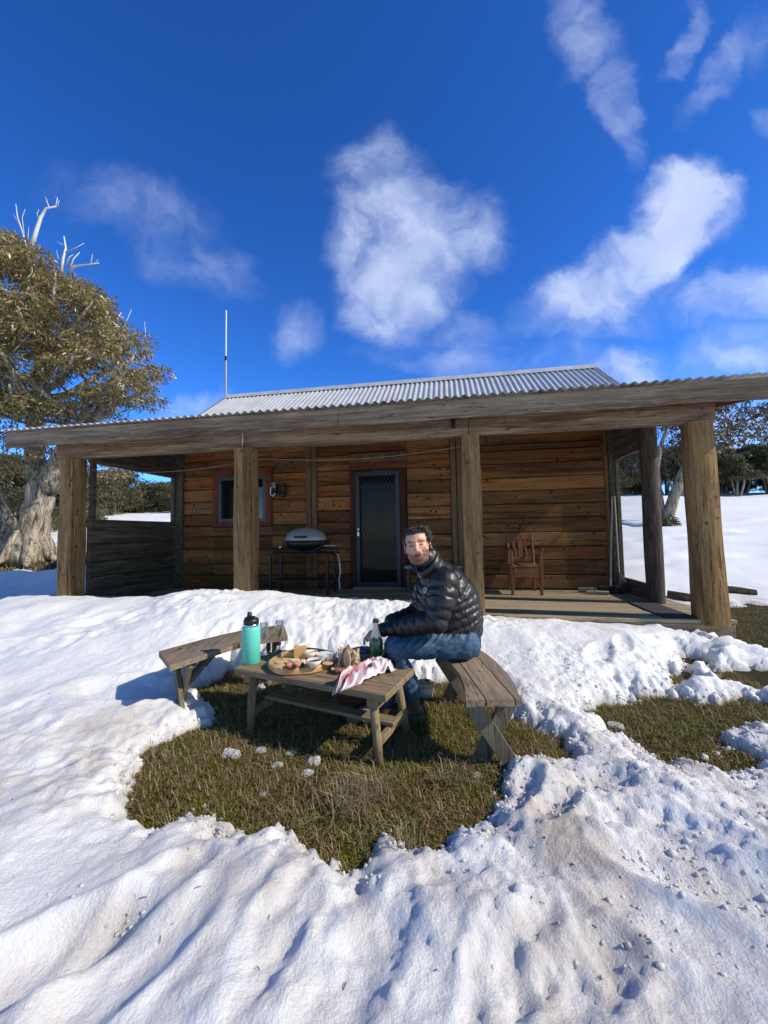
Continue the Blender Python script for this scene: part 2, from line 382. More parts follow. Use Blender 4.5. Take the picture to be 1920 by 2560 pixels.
def snow_mat():
    m, T, b = principled('snow'); tc = T.new('ShaderNodeTexCoord').outputs['Object']
    n1 = T.noise(tc, 26, 6, .62); n2 = T.noise(tc, 120, 5, .65); n3 = T.noise(tc, 2.1, 6, .6)
    st = T.new('ShaderNodeMapping', i_Vector=tc, i_Rotation=(0, 0, R(-50)), i_Scale=(1, .45, 1)).outputs[0]
    n4 = T.noise(st, 3.5, 5, .62)
    near = T.new('ShaderNodeSeparateXYZ'); T.l.new(tc, near.inputs[0])
    # meltwater dirt and trodden grit, patchy; only on the trodden snow this side of the hut
    dirt = T.math('MULTIPLY', T.ramp(n4, [(.38, (0, 0, 0)), (.62, (1, 1, 1))]), T.ramp(n3, [(.36, (0, 0, 0)), (.60, (1, 1, 1))]))
    gate = T.new('ShaderNodeMapRange'); T.l.new(near.outputs[1], gate.inputs[0])
    for i, v in ((1, 2.0), (2, 3.2), (3, .75), (4, .04)): gate.inputs[i].default_value = v
    dirt = T.math('MULTIPLY', dirt, gate.outputs[0])
    old = T.new('ShaderNodeMapRange', interpolation_type='SMOOTHSTEP'); T.l.new(near.outputs[1], old.inputs[0])
    for i, v in ((1, 1.5), (2, 2.9), (3, .75), (4, .0)): old.inputs[i].default_value = v
    oldm = T.math('MULTIPLY', old.outputs[0], T.ramp(T.noise(tc, 1.3, 4, .6), [(.25, (.35, .35, .35)), (.65, (1, 1, 1))]))
    col = T.mix(oldm, (.885, .89, .895), (.77, .768, .76)); col = T.mix(dirt, col, (.40, .325, .255))
    ta = T.new('ShaderNodeAttribute', attribute_name='thick').outputs['Fac']
    th_ = T.new('ShaderNodeMapRange', interpolation_type='SMOOTHSTEP'); T.l.new(T.math('MULTIPLY_ADD', n1, .05, ta), th_.inputs[0])
    for i, v in ((1, .02), (2, .085), (3, .8), (4, 0.0)): th_.inputs[i].default_value = v
    rim = T.math('MULTIPLY', th_.outputs[0], T.ramp(T.noise(tc, 5, 4, .6), [(.35, (.15, .15, .15)), (.6, (1, 1, 1))]))
    col = T.mix(rim, col, (.40, .36, .31))
    speck = T.new('ShaderNodeTexVoronoi', i_Scale=14.0, i_Vector=tc)
    sm = T.math('MULTIPLY', T.ramp(speck.outputs[0], [(.03, (1, 1, 1)), (.05, (0, 0, 0))]), T.ramp(n3, [(.52, (0, 0, 0)), (.6, (1, 1, 1))]))
    sm = T.math('MULTIPLY', sm, gate.outputs[0]); col = T.mix(sm, col, (.10, .07, .05))
    T.l.new(col, b.inputs['Base Color']); b.inputs['Roughness'].default_value = .55; b.inputs['Specular IOR Level'].default_value = .35
    b.inputs['Subsurface Weight'].default_value = .55; b.inputs['Subsurface Radius'].default_value = (.9, 1.0, 1.15); b.inputs['Subsurface Scale'].default_value = .022
    h = T.math('MULTIPLY_ADD', n2, .7, n1)
    bp = T.new('ShaderNodeBump', i_Strength=.68, i_Distance=.025, i_Height=h); T.l.new(bp.outputs[0], b.inputs['Normal'])
    return m
M['snow'] = snow_mat()
def ground_mat():
    m, T, b = principled('turf_soil'); tc = T.new('ShaderNodeTexCoord').outputs['Object']
    n = T.noise(tc, 9, 8, .7); n2 = T.noise(tc, 60, 6, .7)
    c = T.ramp(n, [(.35, (.020, .016, .009)), (.5, (.045, .040, .015)), (.65, (.085, .066, .030))])
    c = T.mix(n2, c, (.06, .05, .025), 'MIX'); T.l.new(c, b.inputs['Base Color']); b.inputs['Roughness'].default_value = .95
    b.inputs['Specular IOR Level'].default_value = .1
    bp = T.new('ShaderNodeBump', i_Strength=.9, i_Distance=.03, i_Height=n2); T.l.new(bp.outputs[0], b.inputs['Normal']); return m
M['ground'] = ground_mat()
def island_mat(name, stops, rough=.6, trans=0.0, spec=.4, scale=1.0, bias=.0, moss=None):
    m, T, b = principled(name); g = T.new('ShaderNodeNewGeometry')
    tc = T.new('ShaderNodeTexCoord').outputs['Object']
    f = T.math('ADD', T.math('MULTIPLY', g.outputs['Random Per Island'], .62), T.math('MULTIPLY_ADD', T.noise(tc, scale, 3, .6), .9, -.26 + bias), clamp=True)
    c = T.ramp(f, stops)
    if moss:
        mm_ = T.ramp(T.noise(tc, 2.3, 4, .65), [(.44, (0, 0, 0)), (.56, (1, 1, 1))]); c = T.mix(T.math('MULTIPLY', mm_, .8), c, T.mix(g.outputs['Random Per Island'], tuple(q * .45 for q in moss), moss))
    T.l.new(c, b.inputs['Base Color']); b.inputs['Roughness'].default_value = rough; b.inputs['Specular IOR Level'].default_value = spec
    if trans:
        tl = T.new('ShaderNodeBsdfTranslucent'); T.l.new(c, tl.inputs[0]); mx = T.new('ShaderNodeMixShader'); mx.inputs[0].default_value = trans
        T.l.new(b.outputs[0], mx.inputs[1]); T.l.new(tl.outputs[0], mx.inputs[2]); T.l.new(mx.outputs[0], T.n['Material Output'].inputs[0])
    return m
M['grass'] = island_mat('grass_blades', [(.0, (.034, .030, .006)), (.3, (.125, .100, .020)), (.5, (.20, .145, .034)), (.7, (.28, .18, .055)), (.86, (.42, .30, .11)), (1, (.66, .52, .25))], .6, .25, .15, 3.2, moss=(.20, .225, .016))
M['straw'] = island_mat('dry_grass', [(0, (.16, .12, .05)), (.5, (.30, .235, .12)), (1, (.44, .36, .22))], .55, .2)
M['leaf_near'] = island_mat('gum_leaves', [(0, (.060, .060, .018)), (.35, (.150, .128, .034)), (.6, (.26, .195, .060)), (.85, (.38, .29, .13)), (1, (.52, .44, .29))], .36, .25, .6, .7)
M['leaf_far'] = island_mat('far_gum_leaves', [(0, (.042, .048, .020)), (.5, (.10, .10, .042)), (1, (.20, .18, .10))], .5, .2, .4, .5)
M['leaf_brown'] = island_mat('olive_gum_leaves', [(0, (.035, .033, .014)), (.5, (.075, .066, .026)), (1, (.13, .11, .06))], .5, .2, .4, .5)
def bark(name, a, b_, c, sc_=3.0, st=.28):
    m, T, b = principled(name); tc = T.new('ShaderNodeTexCoord').outputs['Object']
    mp = T.new('ShaderNodeMapping', i_Vector=tc, i_Scale=(1, 1, st)).outputs[0]
    n = T.noise(mp, sc_, 7, .65, 1.2); n2 = T.noise(mp, sc_ * 5, 5, .6, .5)
    f = T.math('MULTIPLY_ADD', n2, .35, T.math('MULTIPLY', n, .75))
    cc = T.ramp(f, [(.42, a), (.53, b_), (.63, c)]); T.l.new(cc, b.inputs['Base Color']); b.inputs['Roughness'].default_value = .8
    b.inputs['Specular IOR Level'].default_value = .2
    bp = T.new('ShaderNodeBump', i_Strength=.9, i_Distance=.05, i_Height=f); T.l.new(bp.outputs[0], b.inputs['Normal']); return m
M['bark'] = bark('snow_gum_bark', (.045, .036, .029), (.22, .185, .14), (.48, .415, .32), 9.0, .16)
M['dead'] = plain('dead_wood', (.62, .60, .57), .8, var=.2)
M['bark_far'] = bark('far_bark', (.06, .055, .05), (.2, .18, .155), (.36, .33, .29), 2)

# ------------------------------------------------------------------ ground and snow
YA = -0.1676; HO = Vector((3.412, 4.128)); DZ = 0.26           # hut origin (front right post), deck height
hu = Vector((math.cos(YA), math.sin(YA))); hn = Vector((-math.sin(YA), math.cos(YA)))
def gpx(L): return [tuple(on(x * 1.1573, y * 1.1573, 0).xy) for x, y in L]
BARE = [gpx([(285, 1645), (296, 1720), (285, 1780), (350, 1790), (420, 1750), (470, 1790), (540, 1812), (600, 1795), (690, 1845), (735, 1862), (770, 1915), (785, 1850), (850, 1815), (930, 1838), (985, 1800), (1050, 1800), (1062, 1700),
             (1075, 1655), (1150, 1650), (1225, 1645), (1210, 1608), (1140, 1575), (1095, 1560), (1050, 1510), (985, 1478), (920, 1490), (860, 1500), (780, 1470), (700, 1462), (590, 1470), (500, 1452), (430, 1492), (415, 1520), (480, 1545), (470, 1560), (400, 1590), (350, 1608)]),
        gpx([(1255, 1545), (1300, 1535), (1350, 1510), (1430, 1504), (1500, 1520), (1640, 1513), (1690, 1530), (1680, 1560), (1570, 1598), (1520, 1650), (1440, 1655), (1395, 1622), (1335, 1590)]),
        gpx([(1435, 1462), (1490, 1454), (1520, 1478), (1450, 1492)]), gpx([(1535, 1458), (1620, 1442), (1740, 1450), (1740, 1500), (1640, 1500), (1570, 1488)]),
        gpx([(1520, 1636), (1590, 1622), (1630, 1650), (1560, 1680)]), gpx([(1470, 1420), (1530, 1424), (1525, 1450), (1478, 1446)]),
        [(3.30, 3.86), (3.62, 3.62), (3.95, 3.46), (4.6, 3.2), (6.5, 3.0), (9, 3.4), (9, 6.2), (6.6, 6.0), (5.0, 6.0), (4.0, 6.2), (3.2, 4.7)],
        [(-14, 8.9), (-9.5, 8.3), (-7.6, 8.6), (-6.3, 9.4), (-6.6, 10.8), (-9, 12), (-14, 12)]]
def ground_z(x, y):
    t = np.clip(y - 5.2 - .8 * sstep(0, 4, x), 0, None); s = .12 + .012 * sstep(-2, 4, x)
    far = np.minimum(t, 38) + np.clip(t - 38, 0, None) * .03
    z = s * (far - 1.2 * (1 - np.exp(-far / 1.2)))
    z = z + .22 * np.exp(-((x + 9.2) / 2.8) ** 2 - ((y - 10.2) / 1.6) ** 2)
    return z + .02 * fbm(x * .9, y * .9, 3, 3) + .18 * fbm(x * .08, y * .08, 3, 5) * sstep(9, 20, y)
_bs = np.array([-14, -9.5, -8.4, -7.6, -7.0, -6.2, -5.75, -5.3, -4.8, -4.3, -3.6, -3.2, -2.75, -2.4, -1.8, -1.2, -.6, -.05, .25, .45, .8])
_bh = np.array([.26, .32, .43, .50, .47, .50, .56, .585, .575, .52, .50, .475, .42, .335, .315, .285, .255, .22, .18, .06, .0])
def snow_z(x, y):
    g = ground_z(x, y)
    e = .06 * fbm(x * 4, y * 4, 3, 11) + .040 * fbm(x * 13, y * 13, 3, 12, .6)
    far = sstep(4, 8, y)
    edge = None
    for i, p in enumerate(BARE):
        d = poly_sd(x, y, p) + e * (1 + 2 * (i >= 6)); edge = d if edge is None else np.minimum(edge, d)
    k = np.where(edge > 0, 1 - np.exp(-np.clip(edge, 0, 9) / .085), np.clip(edge, -1, 0) * 3.0)
    s = (x - HO.x) * hu.x + (y - HO.y) * hu.y; d = (x - HO.x) * hn.x + (y - HO.y) * hn.y
    H = np.interp(s, _bs, _bh)
    front = np.exp(-(np.clip(-.42 - d, 0, None) / (.95 + .35 * sstep(-2.5, -6, s))) ** 2)
    back = np.where(s < -8.15, 1.0 - .4 * sstep(-.4, 1.0, d), 1 - .35 * sstep(-.40, -.05, d))
    bank = np.clip(H - .155, -.15, None) * np.where(d < -.42, front, back)
    rough = sstep(-.6, .7, x) * sstep(4.2, 2.6, y)
    a = R(52); xr, yr = x * math.cos(a) + y * math.sin(a), -x * math.sin(a) + y * math.cos(a)
    dune = .015 * fbm(xr * 1.5, yr * 2.4, 3, 21, .45) + .006 * (1 - 2 * np.abs(pnoise(xr * 2.1 + .6 * pnoise(x * 3, y * 3, 8), yr * 5.5, 31))) + .028 * np.abs(fbm(x * 3.6 + .5 * pnoise(x * 2, y * 2, 9), y * 3.6, 3, 33)) + .009 * fbm(x * 12, y * 12, 3, 35, .6) - .006
    a2 = R(-32); xq, yq = x * math.cos(a2) + y * math.sin(a2), -x * math.sin(a2) + y * math.cos(a2)
    lump = .018 * fbm(xq * 2.0, yq * 4.0, 4, 41) + .020 * np.abs(fbm(x * 7, y * 7, 3, 44)) + .012 * np.abs(fbm(x * 20, y * 20, 3, 46, .65)) + .004 * fbm(x * 45, y * 45, 2, 47) - .014
    n = dune * (1 - rough) + lump * rough
    calm = .35 + .9 * sstep(-.35, .45, fbm(x * .9, y * .9, 2, 63)); n = n * calm + .026 * fbm(x * 1.7, y * 1.7, 2, 65) * sstep(7, 4, y)
    n = n * sstep(-.05, .35, edge) + .018 * fbm(x * 16, y * 16, 3, 51, .6) * np.exp(-np.abs(edge) / .18)
    amp = np.where(y > 8, .8, 1.0); hill = sstep(7, 10, y)
    n = n + hill * .07 * fbm(x * .4, y * .8, 3, 55)
    for (y0_, sl0, w_) in ((12.5, .10, .26), (15.2, .16, .30), (20.0, -.12, .34), (9.0, .05, .2)):      # old ski and boot tracks over the slope
        vv = y - (y0_ + sl0 * (x - 7) + .5 * np.sin(x * .6 + y0_)); n = n - hill * .10 * np.exp(-(vv / w_) ** 2) * (.6 + .5 * np.sin(x * 5.0)) + hill * .04 * np.exp(-((vv - w_ * 2) / w_) ** 2)
    for (fx, fy, fr, fd, rt) in FOOT:
        c, s_ = math.cos(rt), math.sin(rt); u = ((x - fx) * c + (y - fy) * s_) / (fr * 1.9); v = (-(x - fx) * s_ + (y - fy) * c) / (fr * .75)
        q = u * u + v * v; fd = fd * .62; n = n - fd * np.exp(-q ** 2 * 1.3) + fd * .3 * np.exp(-(q - 1.6) ** 2 * 3)
    z = g + (.105 + .055 * (1 - np.exp(-np.clip(edge, 0, 9) / .55)) + .14 * hill + bank) * k + n * amp * np.where(k > 0, 1, .25) * np.clip(k + .25, 0, 1) - .012
    inside = (d > -.03) & (s > -8.1) & (s < .2)               # never climbs through the deck or the rooms
    z = np.where(inside & (d > .25), np.minimum(z, .12), z); z = np.where(inside & (s > -2.75), np.minimum(z, .19), z)
    return z
frng = np.random.default_rng(3)
FOOT = [(on(px, py, .1).x, on(px, py, .1).y, fr, fd, rt) for px, py, fr, fd, rt in
        [(1310, 1955, .085, .06, .9), (1390, 2010, .08, .045, .6), (1800, 2200, .16, .09, -.5), (1700, 2080, .12, .05, -.6), (1455, 2470, .11, .05, .5), (1320, 2400, .09, .04, .9), (1240, 2520, .10, .05, 1.2),
         (360, 2270, .12, .05, 1.2), (80, 2420, .14, .09, .7), (1495, 1945, .09, .04, 0), (1620, 2080, .10, .04, -.5), (1700, 2330, .12, .04, -.7), (900, 2440, .12, .04, 1.0), (700, 2330, .10, .04, 1.3), (330, 2430, .12, .05, 1.0), (1130, 2170, .09, .03, .3),
         (1350, 2150, .10, .03, -.2), (310, 1745, .20, .05, .1), (560, 1600, .12, .03, .4), (250, 1620, .15, .04, .7), (1500, 1660, .12, .05, .9), (1560, 1640, .09, .05, 1.0)]]
def axis(lo, a, b, hi, st, r0, r1):
    c = list(np.arange(a, b, st)); s = st; q = b
    while q < hi: c.append(q); s *= r1; q += s
    s = st; q = a - st
    while q > lo: c.insert(0, q); s *= r0; q -= s
    return np.array(c)
gx = axis(-130, -2.0, 2.3, 130, .0145, 1.028, 1.028); gy = axis(-60, .75, 3.2, 120, .0145, 1.08, 1.016)
GX, GY = np.meshgrid(gx, gy)
nx, ny = len(gx), len(gy)
idx = np.arange(nx * ny).reshape(ny, nx)
quads = np.stack([idx[:-1, :-1], idx[:-1, 1:], idx[1:, 1:], idx[1:, :-1]], -1).reshape(-1, 4)
SZ = snow_z(GX, GY)
ms = np_mesh('snow', np.stack([GX, GY, SZ], -1).reshape(-1, 3), quads); ms.materials.append(M['snow'])
ta_ = ms.attributes.new('thick', 'FLOAT', 'POINT'); ta_.data.foreach_set('value', (SZ - ground_z(GX, GY)).ravel().astype(np.float32))
ms.polygons.foreach_set('use_smooth', np.ones(len(ms.polygons), bool)); setp(link('snow', ms), kind='structure')
hx = axis(-130, -2.0, 2.5, 130, .05, 1.06, 1.06); hy = axis(-60, 1.0, 4, 120, .05, 1.2, 1.04)
HX, HY = np.meshgrid(hx, hy); ix = np.arange(HX.size).reshape(HX.shape)
mg = np_mesh('ground', np.stack([HX, HY, ground_z(HX, HY) - .008], -1).reshape(-1, 3), np.stack([ix[:-1, :-1], ix[:-1, 1:], ix[1:, 1:], ix[1:, :-1]], -1).reshape(-1, 4))
mg.materials.append(M['ground']); mg.polygons.foreach_set('use_smooth', np.ones(len(mg.polygons), bool)); setp(link('ground', mg), kind='structure')
def sz(x, y): return float(max(snow_z(np.array([x]), np.array([y]))[0], ground_z(np.array([x]), np.array([y]))[0]))

def blades(P, L, W, lean, name, mat, kind='stuff', droop=.5, parent=None):
    n = len(P); a = rng.uniform(0, 2 * np.pi, n); l = lean * rng.uniform(.3, 1.3, n); dx, dy = np.cos(a), np.sin(a)
    h = L * np.cos(l); o = L * np.sin(l); w = W * rng.uniform(.6, 1.3, n)
    def pt(f, hh, ww):
        b = P + np.stack([dx * o * f, dy * o * f, h * hh], 1); s = np.stack([-dy, dx, np.zeros(n)], 1) * (w * ww)[:, None]
        return b, s
    b0, s0 = pt(0, 0, 1); b1, s1 = pt(.35, .6, .8); b2, s2 = pt(1.0, .8 - droop * .3, .08)
    V = np.stack([b0 - s0, b0 + s0, b1 - s1, b1 + s1, b2 - s2, b2 + s2], 1).reshape(-1, 3); q = np.arange(n)[:, None] * 6
    F = np.concatenate([q + np.array([0, 1, 3, 2]), q + np.array([2, 3, 5, 4])], 1).reshape(-1, 4)
    m = np_mesh(name, V, F); m.materials.append(mat); o_ = link(name, m, parent)
    if kind: o_['kind'] = kind
    return o_
def scatter(n, x0, x1, y0, y1, keep=.01):
    x = rng.uniform(x0, x1, n); y = rng.uniform(y0, y1, n); g = ground_z(x, y); ok = snow_z(x, y) < g + keep
    return np.stack([x, y, g], 1)[ok]
Pn = np.concatenate([scatter(260000, -1.6, 1.1, 1.3, 3.6), scatter(60000, .8, 2.9, 1.9, 3.3), scatter(26000, 3.2, 7.0, 3.0, 6.2)])
dens = fbm(Pn[:, 0] * 5, Pn[:, 1] * 5, 3, 61); Pn = Pn[dens > rng.uniform(-1.3, .25, len(Pn)) - .25]
Ln = rng.uniform(.008, .030, len(Pn)) * (1 + .7 * np.clip(fbm(Pn[:, 0] * 2.5, Pn[:, 1] * 2.5, 2, 63), -.6, 1)) * np.where(Pn[:, 1] > 4, 1.3, 1)
blades(Pn, Ln, .0019, 1.2, 'grass', M['grass'])
Pd = np.concatenate([scatter(26000, -1.6, 1.1, 1.3, 3.6), scatter(7000, .8, 2.9, 1.9, 3.3), scatter(9000, 3.2, 7, 3.0, 6.2)])
Pd[:, 2] += .01; blades(Pd, rng.uniform(.03, .085, len(Pd)), .0013, 1.5, 'dry_grass', M['straw'])
tus = []
for (px, py, n, rad) in [(905, 1990, 260, .13), (860, 2030, 120, .12), (1010, 2130, 60, .05), (1120, 1960, 80, .1), (400, 1910, 30, .08)]:
    c = on(px, py, 0)
    for i in range(n):
        a, r = random.uniform(0, 6.28), rad * math.sqrt(random.random()); tus.append((c.x + r * math.cos(a), c.y + r * math.sin(a) * .6, ground_z(np.array([c.x]), np.array([c.y]))[0]))
blades(np.array(tus), rng.uniform(.08, .19, len(tus)), .0016, 1.05, 'straw_tussock', M['straw'])
Pl = scatter(12000, -12, -5.2, 8.2, 12); blades(Pl, rng.uniform(.05, .16, len(Pl)), .012, 1.5, 'leaf_litter', M['straw'])

# crumbs of coarse melt-refrozen snow, thick along the edges of the bare patches and over the trodden right side
def crumbs(n, x0, x1, y0, y1, fn, r0, r1):
    x = rng.uniform(x0, x1, n); y = rng.uniform(y0, y1, n); g = ground_z(x, y); s = snow_z(x, y); k = fn(x, y, s - g) > rng.random(n); return x[k], y[k], np.maximum(s, g)[k], rng.uniform(r0, r1, k.sum()) ** 1.0
def edge_w(x, y, t): return np.exp(-((t - .025) / .040) ** 2) * (t > -.022) * (.45 + .55 * sstep(-.4, .8, x)) * (.35 + .9 * (fbm(x * 3, y * 3, 2, 77) > -.1))
def right_w(x, y, t): return .55 * (t > .02) * sstep(.15, .8, x) * sstep(3.6, 2.6, y) * (fbm(x * 2.6, y * 2.6, 3, 78) > .02)
cs = [crumbs(52000, -1.8, 2.9, 1.2, 3.7, edge_w, .002, .009), crumbs(4500, .2, 2.6, 1.0, 3.4, right_w, .002, .010)]
cx, cy, cz, cr = [np.concatenate([c[i] for c in cs]) for i in range(4)]; cr = cr * np.where(rng.random(len(cr)) < .04, 2.2, 1)
t_ = (1 + 5 ** .5) / 2; IV = np.array([(-1, t_, 0), (1, t_, 0), (-1, -t_, 0), (1, -t_, 0), (0, -1, t_), (0, 1, t_), (0, -1, -t_), (0, 1, -t_), (t_, 0, -1), (t_, 0, 1), (-t_, 0, -1), (-t_, 0, 1)]) / 1.9
IF = np.array([(0, 11, 5), (0, 5, 1), (0, 1, 7), (0, 7, 10), (0, 10, 11), (1, 5, 9), (5, 11, 4), (11, 10, 2), (10, 7, 6), (7, 1, 8), (3, 9, 4), (3, 4, 2), (3, 2, 6), (3, 6, 8), (3, 8, 9), (4, 9, 5), (2, 4, 11), (6, 2, 10), (8, 6, 7), (9, 8, 1)])
nC = len(cx); CV = (IV[None] * rng.uniform(.65, 1.3, (nC, 12, 1)) * cr[:, None, None] + np.stack([cx, cy, cz - cr * .15], 1)[:, None]).reshape(-1, 3)
mc = np_mesh('snow_crumbs', CV, (IF[None] + np.arange(nC)[:, None, None] * 12).reshape(-1, 3)); mc.materials.append(M['snow']); tb_ = mc.attributes.new('thick', 'FLOAT', 'POINT'); tb_.data.foreach_set('value', np.full(len(CV), .2, np.float32)); mc.polygons.foreach_set('use_smooth', np.ones(len(mc.polygons), bool)); setp(link('snow_crumbs', mc), kind='stuff')

tw = MB(); rr = random.Random(44); M['twig'] = plain('dark_twigs', (.06, .04, .028), .9)
for (px, py) in [(150, 1660), (165, 1665), (395, 1830), (410, 1840), (1150, 2165), (1660, 2146), (1480, 2265), (1492, 2232), (440, 2300), (100, 1760), (600, 2425), (880, 2415), (1100, 2395), (330, 2245), (200, 1900), (820, 2110), (520, 2200), (700, 2270), (330, 1990), (60, 1990), (1700, 2230), (1580, 2040), (1340, 2260), (1260, 2060)]:
    c = on(px, py, .13)
    for k in range(rr.randint(1, 2)):
        x, y = c.x + rr.uniform(-.04, .04), c.y + rr.uniform(-.04, .04); a = rr.uniform(0, 3.14); L = rr.uniform(.003, .012); z = sz(x, y) + .002
        tw.tube([(x - L * math.cos(a), y - L * math.sin(a), z), (x, y, z + .003), (x + L * math.cos(a), y + L * math.sin(a), z + .001)], rr.uniform(.0007, .0014), 5)
setp(tw.build('twigs_and_leaf_bits', M['twig']), kind='stuff')

# ------------------------------------------------------------------ the hut (local axes: x along the front, y into the house, z above the deck)
hut = thing('timber_hut', 'weathered plank hut with a post verandah and corrugated iron roof behind the snow bank', 'hut', (HO.x, HO.y, DZ), YA)
WD = 1.94
def planks(b, x0, x1, zs, y, th=.05, seed=0, axis='x'):
    rr = random.Random(seed); n = max(3, int((x1 - x0) / .22))
    for z0, z1 in zip(zs[:-1], zs[1:]):
        if z1 - z0 < .02: continue
        dy = rr.uniform(-.007, .007); ph = rr.random() * 9; tp = [rr.uniform(.003, .008) for _ in range(2)]
        V = []; F = []
        for i in range(n + 1):
            x = x0 + (x1 - x0) * i / n; wz = .006 * math.sin(x * 3 + ph) + rr.uniform(-.003, .003); w2 = .006 * math.sin(x * 2.3 + ph * 2) + rr.uniform(-.003, .003)
            a, c = z0 + tp[0] + max(0, wz), z1 - tp[1] + min(0, w2)
            for (yy, zz) in ((y + dy + .008, a), (y + dy, a + .008), (y + dy + rr.uniform(-.002, .002), (a + c) / 2), (y + dy, c - .008), (y + dy + .008, c), (y + th, c), (y + th, a)):
                V.append((x, yy, zz) if axis == 'x' else (yy, x, zz))
        for i in range(n):
            for k in range(7):
                p, q = i * 7 + k, i * 7 + (k + 1) % 7; F.append((p, q, q + 7, p + 7))
        F += [tuple(range(7)), tuple(range(n * 7, n * 7 + 7))]
        b.add(V, F)
ZL = [0.0, .23, .438, .706, .945, 1.14, 1.365, 1.606, 1.833, 2.091, 2.366, 2.60, 2.84]
ZR = [0.02, .243, .486, .702, .933, 1.164, 1.396, 1.615, 1.835, 2.07, 2.29, 2.40, 2.62, 2.86]
w = MB()
planks(w, -7.74, -7.03, ZL, WD, seed=1); planks(w, -5.855, -5.215, ZL, WD, seed=2)
planks(w, -7.03, -5.855, ZL[:5] + [1.115], WD, seed=3); planks(w, -7.03, -5.855, [2.20, 2.40, 2.62, 2.84], WD, seed=4)
planks(w, -4.995, -4.38, [0.02, .25, .47, .70, .95, 1.16, 1.37, 1.62, 1.84, 2.09, 2.36, 2.6, 2.84], WD, seed=5)
planks(w, -4.38, -3.375, [2.39, 2.6, 2.84], WD, seed=6)
planks(w, -3.375, -2.64, [0.01, .24, .46, .71, .92, 1.18, 1.40, 1.63, 1.86, 2.07, 2.30, 2.56, 2.84], WD, seed=7)
planks(w, -2.44, -.22, ZR, WD, seed=8)
wl = w.build('wall', M['wall'], hut)
w = MB()
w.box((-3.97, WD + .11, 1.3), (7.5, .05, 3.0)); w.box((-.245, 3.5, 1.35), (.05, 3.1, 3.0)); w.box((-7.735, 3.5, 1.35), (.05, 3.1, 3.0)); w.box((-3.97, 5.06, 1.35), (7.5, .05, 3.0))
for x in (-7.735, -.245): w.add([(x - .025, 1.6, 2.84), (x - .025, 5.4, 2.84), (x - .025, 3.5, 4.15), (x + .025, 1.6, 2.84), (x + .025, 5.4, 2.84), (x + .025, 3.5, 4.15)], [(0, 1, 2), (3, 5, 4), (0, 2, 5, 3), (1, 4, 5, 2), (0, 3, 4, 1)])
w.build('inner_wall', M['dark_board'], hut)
for x0, x1 in ((-5.21, -5.105), (-5.10, -4.998), (-2.635, -2.54), (-2.535, -2.445), (-.225, -.17)):
    MB().box(((x0 + x1) / 2, WD + .01, 1.42), (x1 - x0 - .006, .09, 2.84), bev=.008).build('wall_batten', M['batten'], hut)
MB().box((-7.765, WD - .005, 1.42), (.21, .11, 2.84), bev=.008).build('corner_stud', M['dark_board'], hut)
MB().box((-.115, WD - .0, 1.42), (.10, .11, 2.84), bev=.008).build('corner_stud', M['dark_board'], hut)
# deck
b = MB(); rr = random.Random(5); y = -.07
while y < WD:
    wd = .138
    for x0, x1 in ((-8.2, -4.4 + rr.uniform(-.8, .8)), (None, .235)):
        if x0 is None: x0 = last + .004
        b.box(((x0 + x1) / 2, y + wd / 2, -.021 + rr.uniform(-.003, .003)), (x1 - x0, wd - .010, .042), bev=.006); last = x1
    y += wd
b.build('deck', M['deck'], hut)
b = MB(); b.box((-3.98, -.035, -.155), (8.4, .05, .22), bev=.006); b.box((.20, .95, -.16), (.05, 1.9, .20)); b.build('deck_joist', M['deck'], hut)
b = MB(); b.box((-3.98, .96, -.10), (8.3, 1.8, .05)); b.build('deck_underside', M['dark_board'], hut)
# posts
def post(x, y, r0, r1, h, mat, sq=.0, seed=0, z0=-.05, lean=0.0):
    b = MB(); rr = random.Random(seed); n = 20; V = []; F = []; N = 16
    for i in range(N + 1):
        t = i / N; z = z0 + (h - z0) * t; r = r0 + (r1 - r0) * t + .004 * math.sin(t * 9 + seed)
        for k in range(n):
            q = 2 * math.pi * (k + .5) / n; c, s = math.cos(q), math.sin(q)
            m_ = max(abs(c), abs(s)); rad = r * ((1 - sq) + sq / m_) * (1 + .010 * math.sin(3 * q + seed + t * 3) + rr.uniform(-.006, .006))
            V.append((x + lean * (1 - t) + rad * c, y + rad * s, z))
    for i in range(N):
        for k in range(n):
            a, c = i * n + k, i * n + (k + 1) % n; F.append((a, c, c + n, a + n))
    F += [tuple(range(n))[::-1], tuple(range(N * n, N * n + n))]
    o = b.add(V, F).build('post', mat, hut, smooth=False); return o
post(0.0, .0, .142, .128, 2.10, M['post'], .35, 1, lean=.03)
post(-2.405, .0, .112, .108, 2.10, M['post'], .8, 2)
post(-5.285, .0, .122, .120, 2.10, M['post'], .8, 3)
post(-7.955, .0, .120, .112, 2.10, M['post'], .8, 4)
post(-.06, .90, .104, .100, 2.36, M['log'], .0, 5)
# beams and fascia
def ragged(b, x0, x1, y, z0, z1, th, seed, amp=.005):
    rr = random.Random(seed); n = int((x1 - x0) / .09); V = []; F = []; w0 = w1 = 0
    for i in range(n + 1):
        x = x0 + (x1 - x0) * i / n; w0 = w0 * .6 + rr.uniform(-amp, amp); w1 = w1 * .6 + rr.uniform(-amp, amp) * .5
        V += [(x, y - th / 2 + .006, z0 + w0), (x, y - th / 2, z0 + .008 + w0), (x, y - th / 2 + rr.uniform(-.0015, .0015), (z0 + z1) / 2), (x, y - th / 2, z1 - .008 + w1), (x, y - th / 2 + .006, z1 + w1), (x, y + th / 2, z1 + w1), (x, y + th / 2, z0 + w0)]
    for i in range(n):
        for k in range(7): p, q = i * 7 + k, i * 7 + (k + 1) % 7; F.append((p, q, q + 7, p + 7))
    F += [tuple(range(7)), tuple(range(n * 7, n * 7 + 7))]; return b.add(V, F)
